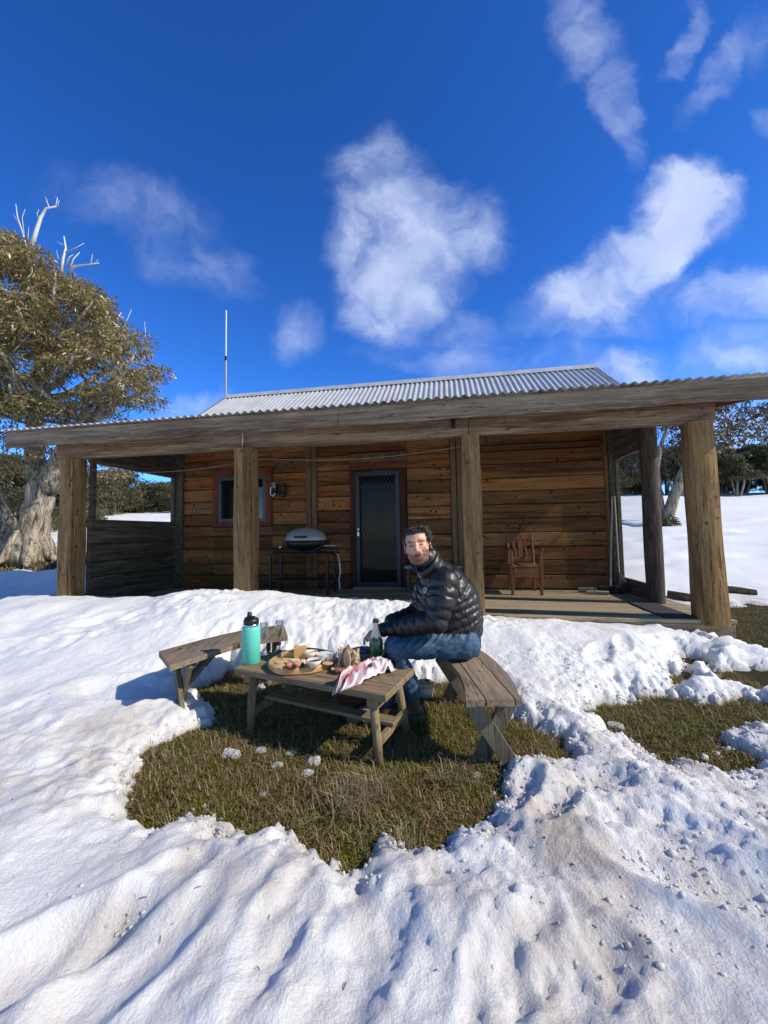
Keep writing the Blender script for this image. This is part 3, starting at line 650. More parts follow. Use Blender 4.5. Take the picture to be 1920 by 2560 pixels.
for x0, x1, h0 in ((-8.18, -5.30, .205), (-5.297, -2.42, .21), (-2.417, .16, .20)):
    b = ragged(MB(), x0, x1 - .004, .0, 2.10, 2.10 + h0, .12, int(x0 * 10), .004); b.build('beam', M['grey_beam'], hut)
for x0, x1, y in ((-8.65, -3.92, -.35), (-3.915, .50, -.352), (.505, .95, -.35)):
    ragged(MB(), x0, x1, y, 2.222, 2.428, .04, int(x1 * 10) + 3).build('fascia', M['grey_beam'], hut)
SL = (2.80 - 2.43) / (1.9 + .42)
for x in (-8.5, -7.62, -6.75, -5.9, -5.05, -4.2, -3.35, -2.5, -1.65, -.75, .12, .8):
    MB().bar((x, -.32, 2.37), (x, 1.90, 2.37 + SL * 2.22), .05, .11, bev=.006).build('rafter', M['rafter'], hut)
for y in (.55, 1.25): MB().bar((-8.6, y, 2.425 + SL * (y + .42) - .012), (.9, y, 2.425 + SL * (y + .42) - .012), .07, .03).build('purlin', M['grey_beam'], hut)
def corrugated(name, x0, x1, ya, za, yb, zb, amp=.015, pitch=.1, rows=2, parent=hut):
    n = int((x1 - x0) / pitch * 8); xs = np.linspace(x0, x1, n + 1); V = []
    ln = math.hypot(yb - ya, zb - za); nyv, nzv = -(zb - za) / ln, (yb - ya) / ln
    for t in np.linspace(0, 1, rows + 1):
        a = np.sin(xs / pitch * 2 * np.pi) * amp
        V.append(np.stack([xs, ya + (yb - ya) * t + nyv * a, za + (zb - za) * t + nzv * a], 1))
    V = np.concatenate(V); i0 = np.arange(n)
    F = np.concatenate([np.stack([r * (n + 1) + i0, r * (n + 1) + i0 + 1, (r + 1) * (n + 1) + i0 + 1, (r + 1) * (n + 1) + i0], 1) for r in range(rows)])
    m = np_mesh(name, V, F); m.materials.append(M['iron']); m.polygons.foreach_set('use_smooth', np.ones(len(m.polygons), bool)); return link(name, m, parent)
corrugated('verandah_roof', -8.70, .98, -.42, 2.452, 1.90, 2.452 + SL * 2.32)
MS = .73
corrugated('roof', -7.72, .27, 1.55, 4.22 - MS * 1.95, 3.5, 4.22); corrugated('roof', -7.72, .27, 5.45, 4.22 - MS * 1.95, 3.5, 4.22)
b = MB(); P = [(-.17, -.105), (-.02, .028), (.02, .028), (.17, -.105), (.17, -.112), (0, .018), (-.17, -.112)]
b.add([(x, 3.5 + p[0], 4.232 + p[1]) for x in (-7.73, .28) for p in P], [(i, (i + 1) % 7, 7 + (i + 1) % 7, 7 + i) for i in range(7)] + [tuple(range(7)), tuple(range(7, 14))])
b.build('ridge_cap', M['iron'], hut)
for x in (-7.70, .25):
    MB().bar((x, 1.62, 2.80), (x, 3.5, 4.17), .03, .12).bar((x, 5.38, 2.80), (x, 3.5, 4.17), .03, .12).build('barge_board', M['grey_beam'], hut)
# left weather screen with a big opening
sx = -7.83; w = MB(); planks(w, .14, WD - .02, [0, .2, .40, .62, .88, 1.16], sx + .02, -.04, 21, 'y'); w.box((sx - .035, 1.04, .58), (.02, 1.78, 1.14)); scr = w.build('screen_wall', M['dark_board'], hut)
b = MB(); b.box((sx, 1.01, 1.185), (.10, 1.76, .105), bev=.006); b.box((sx, 1.04, 2.11), (.09, 1.78, .08)); b.box((sx, .19, 1.65), (.06, .06, .83)); b.box((sx, 1.87, 1.65), (.07, .07, .83)); b.build('screen_frame', M['dark_board'], hut)
b = MB(); b.box((sx, 1.04, 2.33), (.03, 1.78, .37)); b.build('screen_infill', M['dark_board'], hut)
# right glass panel between wall and round post
gxp = -.055; b = MB()
b.box((gxp, 1.44, .115), (.05, .94, .21)); b.box((gxp, 1.44, 2.15), (.05, .94, .20)); b.box((gxp, 1.885, 1.13), (.05, .05, 1.83)); b.box((gxp, 1.005, 1.13), (.05, .05, 1.83)); b.build('glass_panel_frame', M['dark_board'], hut)
MB().box((gxp, 1.445, 1.135), (.006, .83, 1.83)).build('glass_panel', M['pane'], hut)
b = MB(); b.box((gxp, 1.44, 2.48), (.03, .94, .46)); b.build('panel_infill', M['dark_board'], hut)
# door
x0, x1 = -4.283, -3.507; d = MB()
d.box((x0 + .035, WD - .035, 1.035), (.07, .04, 2.01), bev=.004); d.box((x1 - .035, WD - .035, 1.035), (.07, .04, 2.01), bev=.004)
for z, h in ((2.0, .08), (.075, .09), ): d.box(((x0 + x1) / 2, WD - .035, z), (x1 - x0 - .141, .038, h), bev=.004)
door = d.build('door', M['blue_door'], hut)
g = MB(); px, pz = .045, .085; ix0, ix1, iz0, iz1 = x0 + .07, x1 - .07, .12, 1.96
def clip_seg(x, z, dx, dz):
    t0, t1 = 0.0, 1.0
    for p, q in ((-dx, x - ix0), (dx, ix1 - x), (-dz, z - iz0), (dz, iz1 - z)):
        if abs(p) < 1e-9:
            if q < 0: return None
        else:
            r = q / p
            if p < 0: t0 = max(t0, r)
            else: t1 = min(t1, r)
    return (t0, t1) if t1 - t0 > .01 else None
k = px / pz; xx = ix0 - (iz1 - iz0) * k
while xx < ix1 + (iz1 - iz0) * k:
    for sg in (1, -1):
        X0 = xx if sg > 0 else xx; q = clip_seg(X0, iz0, sg * (iz1 - iz0) * k, iz1 - iz0)
        if q:
            A = Vector((X0 + sg * (iz1 - iz0) * k * q[0], WD - .038 + .003 * sg, iz0 + (iz1 - iz0) * q[0])); B = Vector((X0 + sg * (iz1 - iz0) * k * q[1], WD - .038 + .003 * sg, iz0 + (iz1 - iz0) * q[1]))
            g.bar(A, B, .004, .007, up=(0, 1, 0))
    xx += px * 1.5
g.build('security_mesh', M['mesh_metal'], door)
MB().box((x0 + .045, WD - .065, .98), (.03, .02, .14), bev=.004).ball((x0 + .045, WD - .09, 1.0), .022).build('handle', M['steel'], door)
MB().box(((x0 + x1) / 2, WD + .045, 1.03), (x1 - x0 - .05, .012, 2.0)).build('door_pane', M['door_glass'], door)
b = MB(); b.box((-4.335, WD - .01, 1.04), (.095, .07, 2.08)); b.box((-3.45, WD - .01, 1.04), (.105, .07, 2.08)); b.build('door_frame', M['door_trim'], hut)
MB().box((-3.885, WD - .012, 2.14), (1.02, .075, .115), bev=.004).build('door_head', M['red_trim_x'], hut)
MB().box((-3.885, WD - .02, .012), (.90, .16, .05)).build('door_sill', M['deck'], hut)
sg = MB().box((-3.88, WD - .025, 2.285), (1.02, .04, .165), bev=.005).build('sign_board', M['batten'], hut)
def text_mesh(name, body, size, loc, rot, mat, parent, ext=.002, sx=1.0):
    cu = bpy.data.curves.new(name, 'FONT'); cu.body = body; cu.size = size; cu.extrude = ext; cu.align_x = 'CENTER'; cu.align_y = 'CENTER'
    o = bpy.data.objects.new(name, cu); COL.objects.link(o); bpy.context.view_layer.update()
    m = bpy.data.meshes.new_from_object(o.evaluated_get(bpy.context.evaluated_depsgraph_get())); COL.objects.unlink(o); bpy.data.objects.remove(o)
    m.materials.clear(); m.materials.append(mat); n = link(name, m, parent); n.location = loc; n.rotation_euler = rot; n.scale = (sx, 1, 1); return n
M['burnt'] = plain('burnt_lettering', (.035, .026, .02), .9); M['burnt2'] = plain('faded_lettering', (.06, .044, .032), .9)
text_mesh('lettering', "S I     N S", .115, (-4.06, WD - .048, 2.285), (R(90), 0, 0), M['burnt2'], sg)
text_mesh('lettering', "HUT", .13, (-3.60, WD - .049, 2.29), (R(90), 0, 0), M['burnt'], sg)
# window
x0, x1, z0, z1 = -7.03, -5.855, 1.12, 2.195
def ring_frame(b, x0, x1, z0, z1, wl, wt, wb, y0, y1):
    O = [(x0, z0), (x1, z0), (x1, z1), (x0, z1)]; I = [(x0 + wl, z0 + wb), (x1 - wl, z0 + wb), (x1 - wl, z1 - wt), (x0 + wl, z1 - wt)]
    V = [(x, y, z) for y in (y0, y1) for L in (O, I) for x, z in L]; F = []
    for k in range(4):
        n_ = (k + 1) % 4; F += [(k, n_, 4 + n_, 4 + k), (8 + k, 12 + k, 12 + n_, 8 + n_), (k, 8 + k, 8 + n_, n_), (4 + k, 4 + n_, 12 + n_, 12 + k)]
    return b.add(V, F)
win = ring_frame(MB(), x0, x1, z0, z1, .11, .14, .09, WD - .055, WD + .02).build('window', M['red_trim'], hut)
a0, a1, c0, c1 = x0 + .112, x1 - .112, z0 + .092, z1 - .142; b = MB()
for xc in (a0 + .03, a1 - .03, (a0 + a1) / 2): b.box((xc, WD - .025, (c0 + c1) / 2), (.06, .045, c1 - c0))
for l, r in ((a0 + .06, (a0 + a1) / 2 - .03), ((a0 + a1) / 2 + .03, a1 - .06)):
    b.box(((l + r) / 2, WD - .026, c0 + .03), (r - l, .043, .06)); b.box(((l + r) / 2, WD - .026, c1 - .03), (r - l, .043, .06))
b.build('sash', M['blue_frame'], win); MB().box(((a0 + a1) / 2, WD + .0, (c0 + c1) / 2), (a1 - a0, .008, c1 - c0)).build('pane', M['dark_pane'], win)
# conduit drip on the beam joint
MB().tube([(-5.30, -.066, 2.30), (-5.298, -.068, 2.2), (-5.306, -.067, 2.12)], [.006, .008, .004], 6).build('joint_sealant', M['white'], hut)
MB().box((-2.60, -.066, 2.25), (.05, .004, .12)).build('nail_plate', M['black'], hut)
for q in ((.0, 2.15), (.03, 2.24), (.06, 2.17)): MB().tube([(q[0], -.058, q[1]), (q[0], -.068, q[1])], .009, 8).build('bolt_head', M['black'], hut)

HM = rootM(hut)
def hp(s, d, z): return HM @ Vector((s, d, z))
def hut_thing(name, label, cat, s, d, z=0.0, rz=0.0, group=None): return thing(name, label, cat, hp(s, d, z), YA + rz, group)

# mast at the far end of the ridge
t = hut_thing('antenna_mast', 'thin pale antenna mast standing up at the left end of the roof ridge', 'mast', -7.79, 3.52, 0)
MB().tube([(0, 0, 0), (0, 0, 5.2)], .022, 8).build('lower_tube', M['silver'], t); MB().tube([(0, 0, 5.15), (.004, 0, 6.32)], .014, 8).build('upper_tube', M['white'], t)
MB().tube([(0, 0, 5.1), (0, 0, 5.2)], .03, 8).build('clamp', M['black'], t)
# washing line
P = []
for i in range(33):
    t_ = i / 32; P.append(hp(-7.84 + 1.0 * 0 + (-2.45 + 7.84) * t_, .13 - .02, 1.96 + .05 * t_ - .10 * math.sin(math.pi * ((t_ * 2) % 1)) * (1 if t_ < .5 else .8)))
o = MB().tube(P, .0042, 5).build('washing_line', M['line']); setp(o, 'pale rope washing line sagging between the verandah posts', 'rope')
# barbecue on a black table
t = hut_thing('barbecue_table', 'black stand table carrying the barbecue, against the plank wall', 'table', -5.05, 1.42)
MB().box((-.02, 0, .645), (1.10, .50, .03), bev=.006).build('table_top', M['black'], t)
for sx_ in (-.5, .46):
    for sy_ in (-.2, .2): MB().bar((sx_, sy_, 0), (sx_, sy_, .63), .04, .04).build('leg', M['black'], t)
MB().box((-.02, 0, .22), (.92, .44, .02)).build('shelf', M['black'], t)
t = hut_thing('barbecue', 'portable gas barbecue with a silver domed lid on the black table', 'barbecue', -5.02, 1.42, .66)
prof = [(.355, .20), (.36, .215), (.345, .262), (.30, .322), (.22, .375), (.12, .405), (0, .414)]
MB().lathe(prof, n=36, sx=1, sy=.62).build('lid', M['silver'], t, smooth=True)
MB().lathe([(.16, .045), (.26, .075), (.33, .13), (.355, .195)], n=36, sx=1, sy=.62).build('firebox', M['black'], t, smooth=True)
MB().tube([(-.10, -.225, .265), (-.09, -.255, .262), (.09, -.255, .262), (.10, -.225, .265)], .014, 8).build('lid_handle', M['black'], t)
for s in (-1, 1): MB().tube([(-.36, s * .12, .19), (-.30, s * .15, .09), (-.15, s * .16, .03), (0, s * .16, .015), (.15, s * .16, .03), (.30, s * .15, .09), (.36, s * .12, .19)], .014, 6).build('cradle_bar', M['rubber'], t)
for s in (-1, 1): MB().box((s * .20, 0, .013), (.12, .34, .02)).build('foot', M['rubber'], t)
MB().box((.46, .0, .115), (.20, .30, .02), bev=.005).build('side_shelf', M['silver'], t)
MB().tube([(-.37, -.16, .10), (-.37, -.19, .10)], .016, 10).build('control_knob', M['white'], t)
MB().tube([(.47, .05, .0), (.56, -.02, -.04), (.60, -.1, -.15), (.62, -.12, -.30), (.59, -.1, -.42), (.60, -.1, -.58)], .009, 6).build('gas_hose', M['white'], t)
# low bench by the wall
t = hut_thing('low_bench', 'low narrow bench with a pale top edge against the wall beside the screen door', 'bench', -2.95, 1.66)
MB().box((0, 0, .405), (.92, .26, .04), bev=.005).build('seat', M['pale_top'], t)
for s in (-.40, .40): MB().box((s, 0, .192), (.05, .24, .385)).build('leg', M['dark_board'], t)
# armchair
t = hut_thing('armchair', 'varnished brown wooden armchair with wavy back slats facing out from the wall', 'chair', -1.555, 1.62)
for s in (-1, 1):
    MB().bar((s * .205, -.20, 0), (s * .215, -.21, .665), .045, .04, up=(0, 1, 0), bev=.006).build('front_leg', M['chair'], t)
    MB().tube([(s * .195, .25, 0), (s * .19, .20, .40), (s * .185, .28, .90)], .021, 6).build('rear_leg', M['chair'], t)
    MB().tube([(s * .235, -.26, .672), (s * .235, -.1, .685), (s * .22, .2, .67)], .024, 6).build('arm', M['chair'], t)
MB().box((0, -.0, .425), (.44, .46, .03), bev=.012).build('seat', M['chair'], t)
MB().box((0, -.215, .335), (.36, .02, .15), bev=.004).build('apron', M['chair'], t)
MB().box((0, .275, .86), (.36, .03, .09), Matrix.Rotation(R(-10), 3, 'X'), bev=.006).build('top_rail', M['chair'], t)
MB().box((0, .215, .50), (.36, .025, .06), bev=.005).build('lower_rail', M['chair'], t)
for k, xs_ in enumerate((-.085, 0, .085)):
    b = MB(); N = 12; V = []; F = []
    for i in range(N + 1):
        f = i / N; z = .52 + .31 * f; yy = .218 + .05 * f; off = (.016 * math.sin(f * 6.6) if k != 1 else 0) * (1 if k == 0 else 1); hw = .022 if k != 1 else .034
        V += [(xs_ + off - hw, yy - .008, z), (xs_ + off + hw, yy - .008, z), (xs_ + off + hw, yy + .008, z), (xs_ + off - hw, yy + .008, z)]
    for i in range(N):
        for q in range(4): F.append((i * 4 + q, i * 4 + (q + 1) % 4, i * 4 + 4 + (q + 1) % 4, i * 4 + 4 + q))
    F += [(0, 1, 2, 3), (N * 4, N * 4 + 1, N * 4 + 2, N * 4 + 3)]
    b.add(V, F).build('back_slat', M['chair'], t)
# rake, broom, split logs, mat
t = hut_thing('garden_rake', 'fan rake with a pale handle and wire tines leaning in the wall corner', 'rake', -.20, 1.60)
MB().tube([(0, .02, .31), (.075, .245, 1.47)], .011, 8).build('handle', M['rope'], t)
for k in range(13):
    a = (k - 6) / 6; MB().tube([(0, .02, .33), (a * .04 + .02, -.02, .2), (a * .15 + .04, -.06, .05), (a * .165 + .045, -.03, .01)], .0028, 5).build('tine', M['mesh_metal'], t)
MB().tube([(-.06, -.04, .1), (.02, -.045, .105), (.15, -.04, .1)], .004, 5).build('tine_brace', M['mesh_metal'], t)
t = hut_thing('yard_broom', 'yard broom with a black bristle head and pale handle, standing left of the fan rake', 'broom', -.33, 1.62)
MB().tube([(0, 0, .10), (.175, .235, 1.46)], .012, 8).build('handle', M['rope'], t)
MB().box((0, 0, .095), (.34, .06, .045), bev=.008).build('head', M['black'], t)
b = MB(); rr = random.Random(4)
for i in range(150): x_, y_ = rr.uniform(-.165, .165), rr.uniform(-.028, .028); b.tube([(x_, y_, .08), (x_ * 1.06, y_ * 1.7, 0)], .003, 3)
b.build('bristles', M['rubber'], t)
for i, (s_, d_, r_, l_, lab) in enumerate(((-.62, 1.70, .045, .26, 'split firewood piece lying left of the broom head, the larger of the two'), (-.55, 1.52, .03, .30, 'thin firewood stick lying in front of the larger split log on the deck'))):
    t = hut_thing('firewood', lab, 'firewood', s_, d_, r_, .15 * (i + 1) - .4, 'firewood on the verandah')
    b = MB(); b.tube([(-l_ / 2, 0, .0), (0, .005, .004), (l_ / 2, 0, 0)], [r_, r_ * 1.05, r_ * .95], 7, noise=.25, seed=i); b.build('log', M['deck'], t)
o = MB()
V = [(-.425, -.02), (-.11, -.02), (-.11, .89), (-.41, .89)]; o.prism(V, .004, .016); o = o.build('door_mat', M['rubber'], hut); o.parent = None; o.location = hut.location; o.rotation_euler = hut.rotation_euler
setp(o, 'dark grey rubber mat lying on the deck between the two right posts', 'mat')
# hanging shoes
for i, (s_, z_, lab) in enumerate(((-5.79, 1.80, 'black shoe with white stripes hanging on a cord right of the window, nearer the window'), (-5.62, 1.775, 'plain black shoe hanging on a cord right of the window, nearer the door'))):
    t = hut_thing('hanging_shoe', lab, 'shoe', s_, WD - .06, z_, 0, 'shoes hung on the wall')
    b = MB(); b.ball((0, 0, .0), (.05, .04, .13)); b.ball((.0, -.02, -.09), (.055, .05, .06)); b.build('shoe_upper', M['black'], t, smooth=True)
    MB().tube([(-.055, -.035, .02), (-.05, -.06, -.10), (.0, -.07, -.145), (.05, -.06, -.1)], .011, 6).build('sole', M['white' if i == 0 else 'rubber'], t)
    if i == 0:
        for z in (.02, .055, .09): MB().tube([(-.04, -.038, z), (0, -.05, z + .01), (.04, -.038, z)], .006, 5).build('stripe', M['white'], t)
    MB().tube([(0, 0, .12), (-.12 + .03 * i, .02, .42), (-.19 - .14 * i, .03, .56)], .004, 5).build('cord', M['black'], t)
# timber lying on the snow right of the hut
for i, (pa, pb, d_, lab) in enumerate((((1666, 1452), (1742, 1470), 6.6, 'short dark timber on the snow between the round post and front right post'), ((1790, 1470), (1890, 1482), 6.9, 'long dark timber lying on the snow right of the front right post'))):
    A, B = at(*pa, d_), at(*pb, d_ - .25); A.z = sz(A.x, A.y) + .03; B.z = sz(B.x, B.y) + .03
    t = thing('fallen_timber', lab, 'timber', (A + B) / 2, 0, 'timbers on the snow'); MB().tube([A, (A + B) / 2, B], [.08, .085, .07], 6, noise=.2, seed=i).build('log', M['log'], t, world=True)

# ------------------------------------------------------------------ trees
def leaf_mesh(C, D, L, W, name, mat, parent):
    n = len(C); D = D / np.linalg.norm(D, axis=1, keepdims=True)
    S = np.cross(D, rng.normal(size=(n, 3))); S /= np.linalg.norm(S, axis=1, keepdims=True); N = np.cross(D, S)
    L = L[:, None]; W = W[:, None]
    V = np.stack([C, C + D * L * .4 + S * W * .5 + N * W * .12, C + D * L, C + D * L * .4 - S * W * .5 + N * W * .12], 1).reshape(-1, 3)
    F = np.arange(n * 4).reshape(-1, 4); m = np_mesh(name, V, F); m.materials.append(mat); return link(name, m, parent)
def clump_leaves(c, r, n, flat=.7, droop=.7, core=.45):
    d = rng.normal(size=(n, 3)); d[:, 2] = np.abs(d[:, 2]) * 1.0 - .35 * (rng.random(n) < .4); d /= np.linalg.norm(d, axis=1, keepdims=True)
    q = r * (core + (1.05 - core) * rng.random(n) ** .5) * (1 + .25 * np.sin(d[:, 0] * 5 + c[0] * 7) * np.cos(d[:, 1] * 4 + c[1] * 3))
    P = np.array(c) + d * q[:, None] * np.array([1, 1, flat])
    D = d * .55 + rng.normal(size=(n, 3)) * .5; D[:, 2] -= droop; return P, D
def curve(a, b, bend, n=6, sag=.0, rr=random):
    a, b = Vector(a), Vector(b); off = Vector((rr.uniform(-1, 1), rr.uniform(-1, 1), rr.uniform(-.3, .9))) * bend * (b - a).length
    return [a.lerp(b, t) + off * math.sin(math.pi * t) * (1 - .3 * t) for t in [i / n for i in range(n + 1)]]

def big_gum():
    D0 = 10.0; base = at(62 * 1.1573, 1215 * 1.1573, D0); base.z = sz(base.x, D0) - .05; rr = random.Random(11)
    t = thing('gum_tree', 'big spreading snow gum with pale peeling trunk and dead white branches left of the hut', 'tree', base)
    p = lambda x, y, d=0.0: at(x * 1.1573, y * 1.1573, D0 + d)
    limbs = [([base, p(70, 1150), p(82, 1090), p(92, 1045)], [.52, .36, .31, .29]),
             ([p(90, 1060), p(76, 985, .1), p(78, 900, .1), p(92, 800, 0), p(98, 740, -.2), p(80, 660, -.2), p(60, 590), p(45, 540)], [.26, .22, .20, .18, .15, .11, .08, .05]),
             ([p(96, 1060), p(122, 1005, -.1), p(150, 945, -.2), p(190, 910, -.3), p(232, 888, -.4), p(256, 850, -.5), p(262, 800, -.4), p(258, 740), p(270, 700)], [.26, .21, .17, .15, .14, .11, .08, .05, .03]),
             ([p(60, 1150), p(20, 1120, -.3), p(-20, 1075, -.6), p(-70, 1000, -.8), p(-120, 900)], [.20, .13, .11, .10, .06]),
             ([p(78, 905), p(40, 830, -.5), p(0, 760, -.8), p(-50, 690, -.8), p(-90, 620)], [.14, .12, .09, .06, .04]),
             ([p(92, 800), p(140, 740, .4), p(175, 690, .6), p(190, 640, .6)], [.12, .09, .06, .03]),
             ([p(80, 870), p(150, 850, .8), p(230, 800, 1.1), p(310, 800, 1.2), p(350, 810, 1.0)], [.11, .08, .06, .035, .02]),
             ([p(40, 850, -1.2), p(90, 835, -1.5), p(120, 810, -1.6)], [.03, .03, .02]),
             ([p(-10, 770, -1.6), p(70, 830, -1.6), p(140, 885, -1.4)], [.03, .045, .05]),
             ([p(120, 1005), p(160, 1000, 1.0), p(205, 1030, 1.4), p(250, 1035, 1.5)], [.10, .06, .04, .02]),
             ([p(24, 1215, .3), p(14, 1150, .4), p(-20, 1060, .4), p(-60, 960, .3)], [.36, .24, .18, .11])]
    for (x0_, y0_, x1_, y1_, dd) in ((95, 790, 200, 650, -1.7), (92, 820, 30, 640, -1.9), (98, 760, 120, 590, -1.5), (150, 945, 290, 770, -1.6), (80, 900, -30, 720, -1.9), (96, 800, 250, 730, -1.8), (190, 905, 330, 830, -1.2), (85, 930, 20, 830, -1.8), (95, 850, 160, 760, -2.0), (98, 740, 60, 600, -1.7)):
        limbs.append(([p(x0_, y0_, -.1), p(x0_ * .65 + x1_ * .35 + rr.uniform(-14, 14), y0_ * .65 + y1_ * .35, dd * .7), p(x0_ * .3 + x1_ * .7 + rr.uniform(-14, 14), y0_ * .3 + y1_ * .7, dd), p(x1_, y1_, dd)], [.075, .060, .042, .018]))
    tb = MB(); pts = []
    for P, rad in limbs:
        Q = []; Rr = []
        for i in range(len(P) - 1):                       # smooth the polyline
            for k in range(4):
                f = k / 4; q = P[i].lerp(P[i + 1], f); Q.append(q + Vector((rr.uniform(-1, 1), rr.uniform(-1, 1), 0)) * rad[i] * .10); Rr.append(rad[i] * (1 - f) + rad[i + 1] * f)
        Q.append(P[-1]); Rr.append(rad[-1]); tb.tube(Q, Rr, 12, noise=.07, seed=rr.randrange(999)); pts += list(zip(Q, Rr))
    for k in range(7):                                    # root flare
        a = k * .9; tb.tube([base + Vector((math.cos(a) * .9, math.sin(a) * .9, -.05)), base + Vector((math.cos(a) * .5, math.sin(a) * .5, .18)), base + Vector((math.cos(a) * .25, math.sin(a) * .25, .8))], [.05, .13, .11], 8, noise=.2, seed=k)
    poly = [(-150, 530), (-60, 498), (0, 488), (55, 512), (105, 548), (155, 588), (200, 618), (238, 655), (272, 690), (312, 738), (350, 772), (382, 808), (372, 832), (330, 850), (318, 872), (270, 885), (225, 900), (150, 915), (60, 925), (-150, 925)]
    xs = rng.uniform(-150, 380, 3000); ys = rng.uniform(505, 930, 3000); sdv = poly_sd(xs, ys, poly); cl = []
    VOID = [(15, 625, 30, 16), (50, 790, 34, 18), (168, 712, 20, 9), (215, 825, 30, 12), (125, 850, 34, 14), (292, 792, 16, 7), (112, 655, 16, 8), (-60, 700, 40, 20)]
    for x, y, s in zip(xs, ys, sdv):
        r = rr.uniform(.36, .60)
        if s > -r * 62: continue
        if any(((x - vx) / (vrx + r * 55)) ** 2 + ((y - vy) / (vry + r * 45)) ** 2 < 1 for vx, vy, vrx, vry in VOID): continue
        d = rr.uniform(-2.0, 2.2) * (1 - .3 * (y < 600)); q = p(x, y, d)
        if y > 740 and rr.random() < .30: continue
        if y > 840 and rr.random() < .3: continue
        if any((q - c).length < (r + rc) * .56 for c, rc in cl): continue
        cl.append((q, r))
        if len(cl) > 230: break
    for x, y, d, r in ((120, 900, -.9, .42), (170, 875, -.8, .38), (60, 880, -1.0, .45), (215, 870, -.2, .36), (20, 900, -.9, .45), (90, 935, -.9, .36), (190, 960, 1.2, .34), (160, 915, .6, .4), (250, 905, .4, .34), (222, 985, 1.5, .36), (45, 1000, -.7, .3), (30, 965, -.8, .4), (5, 945, -.5, .5), (205, 1005, 1.6, .32), (240, 1030, 1.6, .38), (258, 1015, 1.7, .28), (100, 980, .8, .35), (140, 940, .6, .4), (10, 1010, 1.0, .4), (350, 806, .6, .3), (335, 870, .4, .32), (300, 880, .5, .35)): cl.append((p(x, y, d), r))
    LP, LD = [], []
    for c, r in cl:
        n = int((1300 if c.z > base.z + 4.2 else 1000) * r * r + 60); P, D = clump_leaves(c, r, n, .72); LP.append(P); LD.append(D)
        q, qr = min(pts, key=lambda a: (a[0] - c).length + (.8 if a[0].z > c.z else 0))
        C = curve(q, c, .16, 6, rr=rr); tb.tube(C, np.linspace(min(.055, qr * .6), .012, 7), 6, noise=.1, seed=rr.randrange(99))
        for k in range(5):
            e = c + Vector((rr.uniform(-1, 1), rr.uniform(-1, 1), rr.uniform(-.2, .9))) * r * .8; tb.tube(curve(C[4], e, .1, 3, rr=rr), [.014, .01, .008, .004], 4)
    tb.build('trunk', M['bark'], t, smooth=True, world=True)
    P = np.concatenate(LP) - np.array(base); D = np.concatenate(LD)
    leaf_mesh(P, D, rng.uniform(.095, .175, len(P)), rng.uniform(.024, .040, len(P)), 'crown', M['leaf_near'], t)
    cur = [MB()]
    def dead(P, r0):
        r0 = r0 * .72
        Q = [p(*q) for q in P]; cur[0].tube(Q, np.linspace(r0, r0 * .28, len(Q)), 6, noise=.15, seed=3)
    def nxt(): cur[0].build('dead_branch', M['dead'], t, smooth=True, world=True); cur[0] = MB()
    dead([(66, 540), (78, 500), (88, 470), (100, 450), (122, 446)], .085); dead([(106, 448), (98, 425)], .022); dead([(120, 446), (124, 428), (118, 424)], .02); dead([(124, 446), (128, 432)], .015)
    dead([(58, 540), (50, 505), (38, 470), (34, 440)], .035); dead([(52, 508), (48, 470), (54, 452)], .018); dead([(44, 488), (28, 462)], .013); dead([(60, 520), (62, 490)], .014); dead([(85, 475), (80, 462), (84, 452)], .015)
    nxt(); dead([(132, 590), (136, 560), (142, 535), (138, 510)], .06); dead([(140, 545), (165, 535), (182, 525)], .022); dead([(145, 600), (160, 575), (190, 572), (214, 568)], .05); dead([(196, 572), (200, 548)], .016); dead([(204, 570), (212, 560)], .012)
    dead([(150, 585), (158, 560), (172, 545)], .035); dead([(142, 575), (150, 555), (158, 550)], .03); dead([(138, 530), (120, 520)], .013); dead([(126, 560), (122, 540)], .013)
    nxt(); dead([(255, 715), (252, 690), (262, 675)], .035); dead([(262, 705), (275, 690), (284, 668)], .022); nxt(); dead([(312, 740), (314, 715), (312, 695)], .018); dead([(314, 730), (325, 722)], .012); nxt(); dead([(300, 872), (350, 885), (395, 892)], .02); nxt(); dead([(180, 640), (175, 622)], .014)
    nxt()
big_gum()

def gum_from(px, name, label, base_px, d0, limbs, blobs, leafmat, ls=.14, dens=520):
    rr = random.Random(5); base = at(*base_px, d0); base.z = sz(base.x, d0) - .05
    t = thing(name, label, 'tree', base); tb = MB(); pts = []
    for P, rad in limbs:
        Q = [base if q is None else at(q[0], q[1], d0 + (q[2] if len(q) > 2 else 0)) for q in P]; tb.tube(Q, rad, 8, noise=.12, seed=2); pts += Q
    LP, LD = [], []
    for (x, y, dd, r) in blobs:
        c = at(x, y, d0 + dd); P, D = clump_leaves(c, r, int(dens * r * r + 50), .75); LP.append(P); LD.append(D)
        q = min(pts, key=lambda a: (a - c).length); tb.tube(curve(q, c, .15, 5, rr=rr), np.linspace(.05, .012, 6), 5)
    tb.build('trunk', M['bark'], t, smooth=True, world=True); P = np.concatenate(LP) - np.array(base); D = np.concatenate(LD)
    leaf_mesh(P, D, rng.uniform(.8, 1.4, len(P)) * ls, rng.uniform(.25, .4, len(P)) * ls, 'crown', leafmat, t); return t
rb = random.Random(8)
bl = [(rb.uniform(1650, 1915), 0, 0, 0) for _ in range(46)]
bl = []
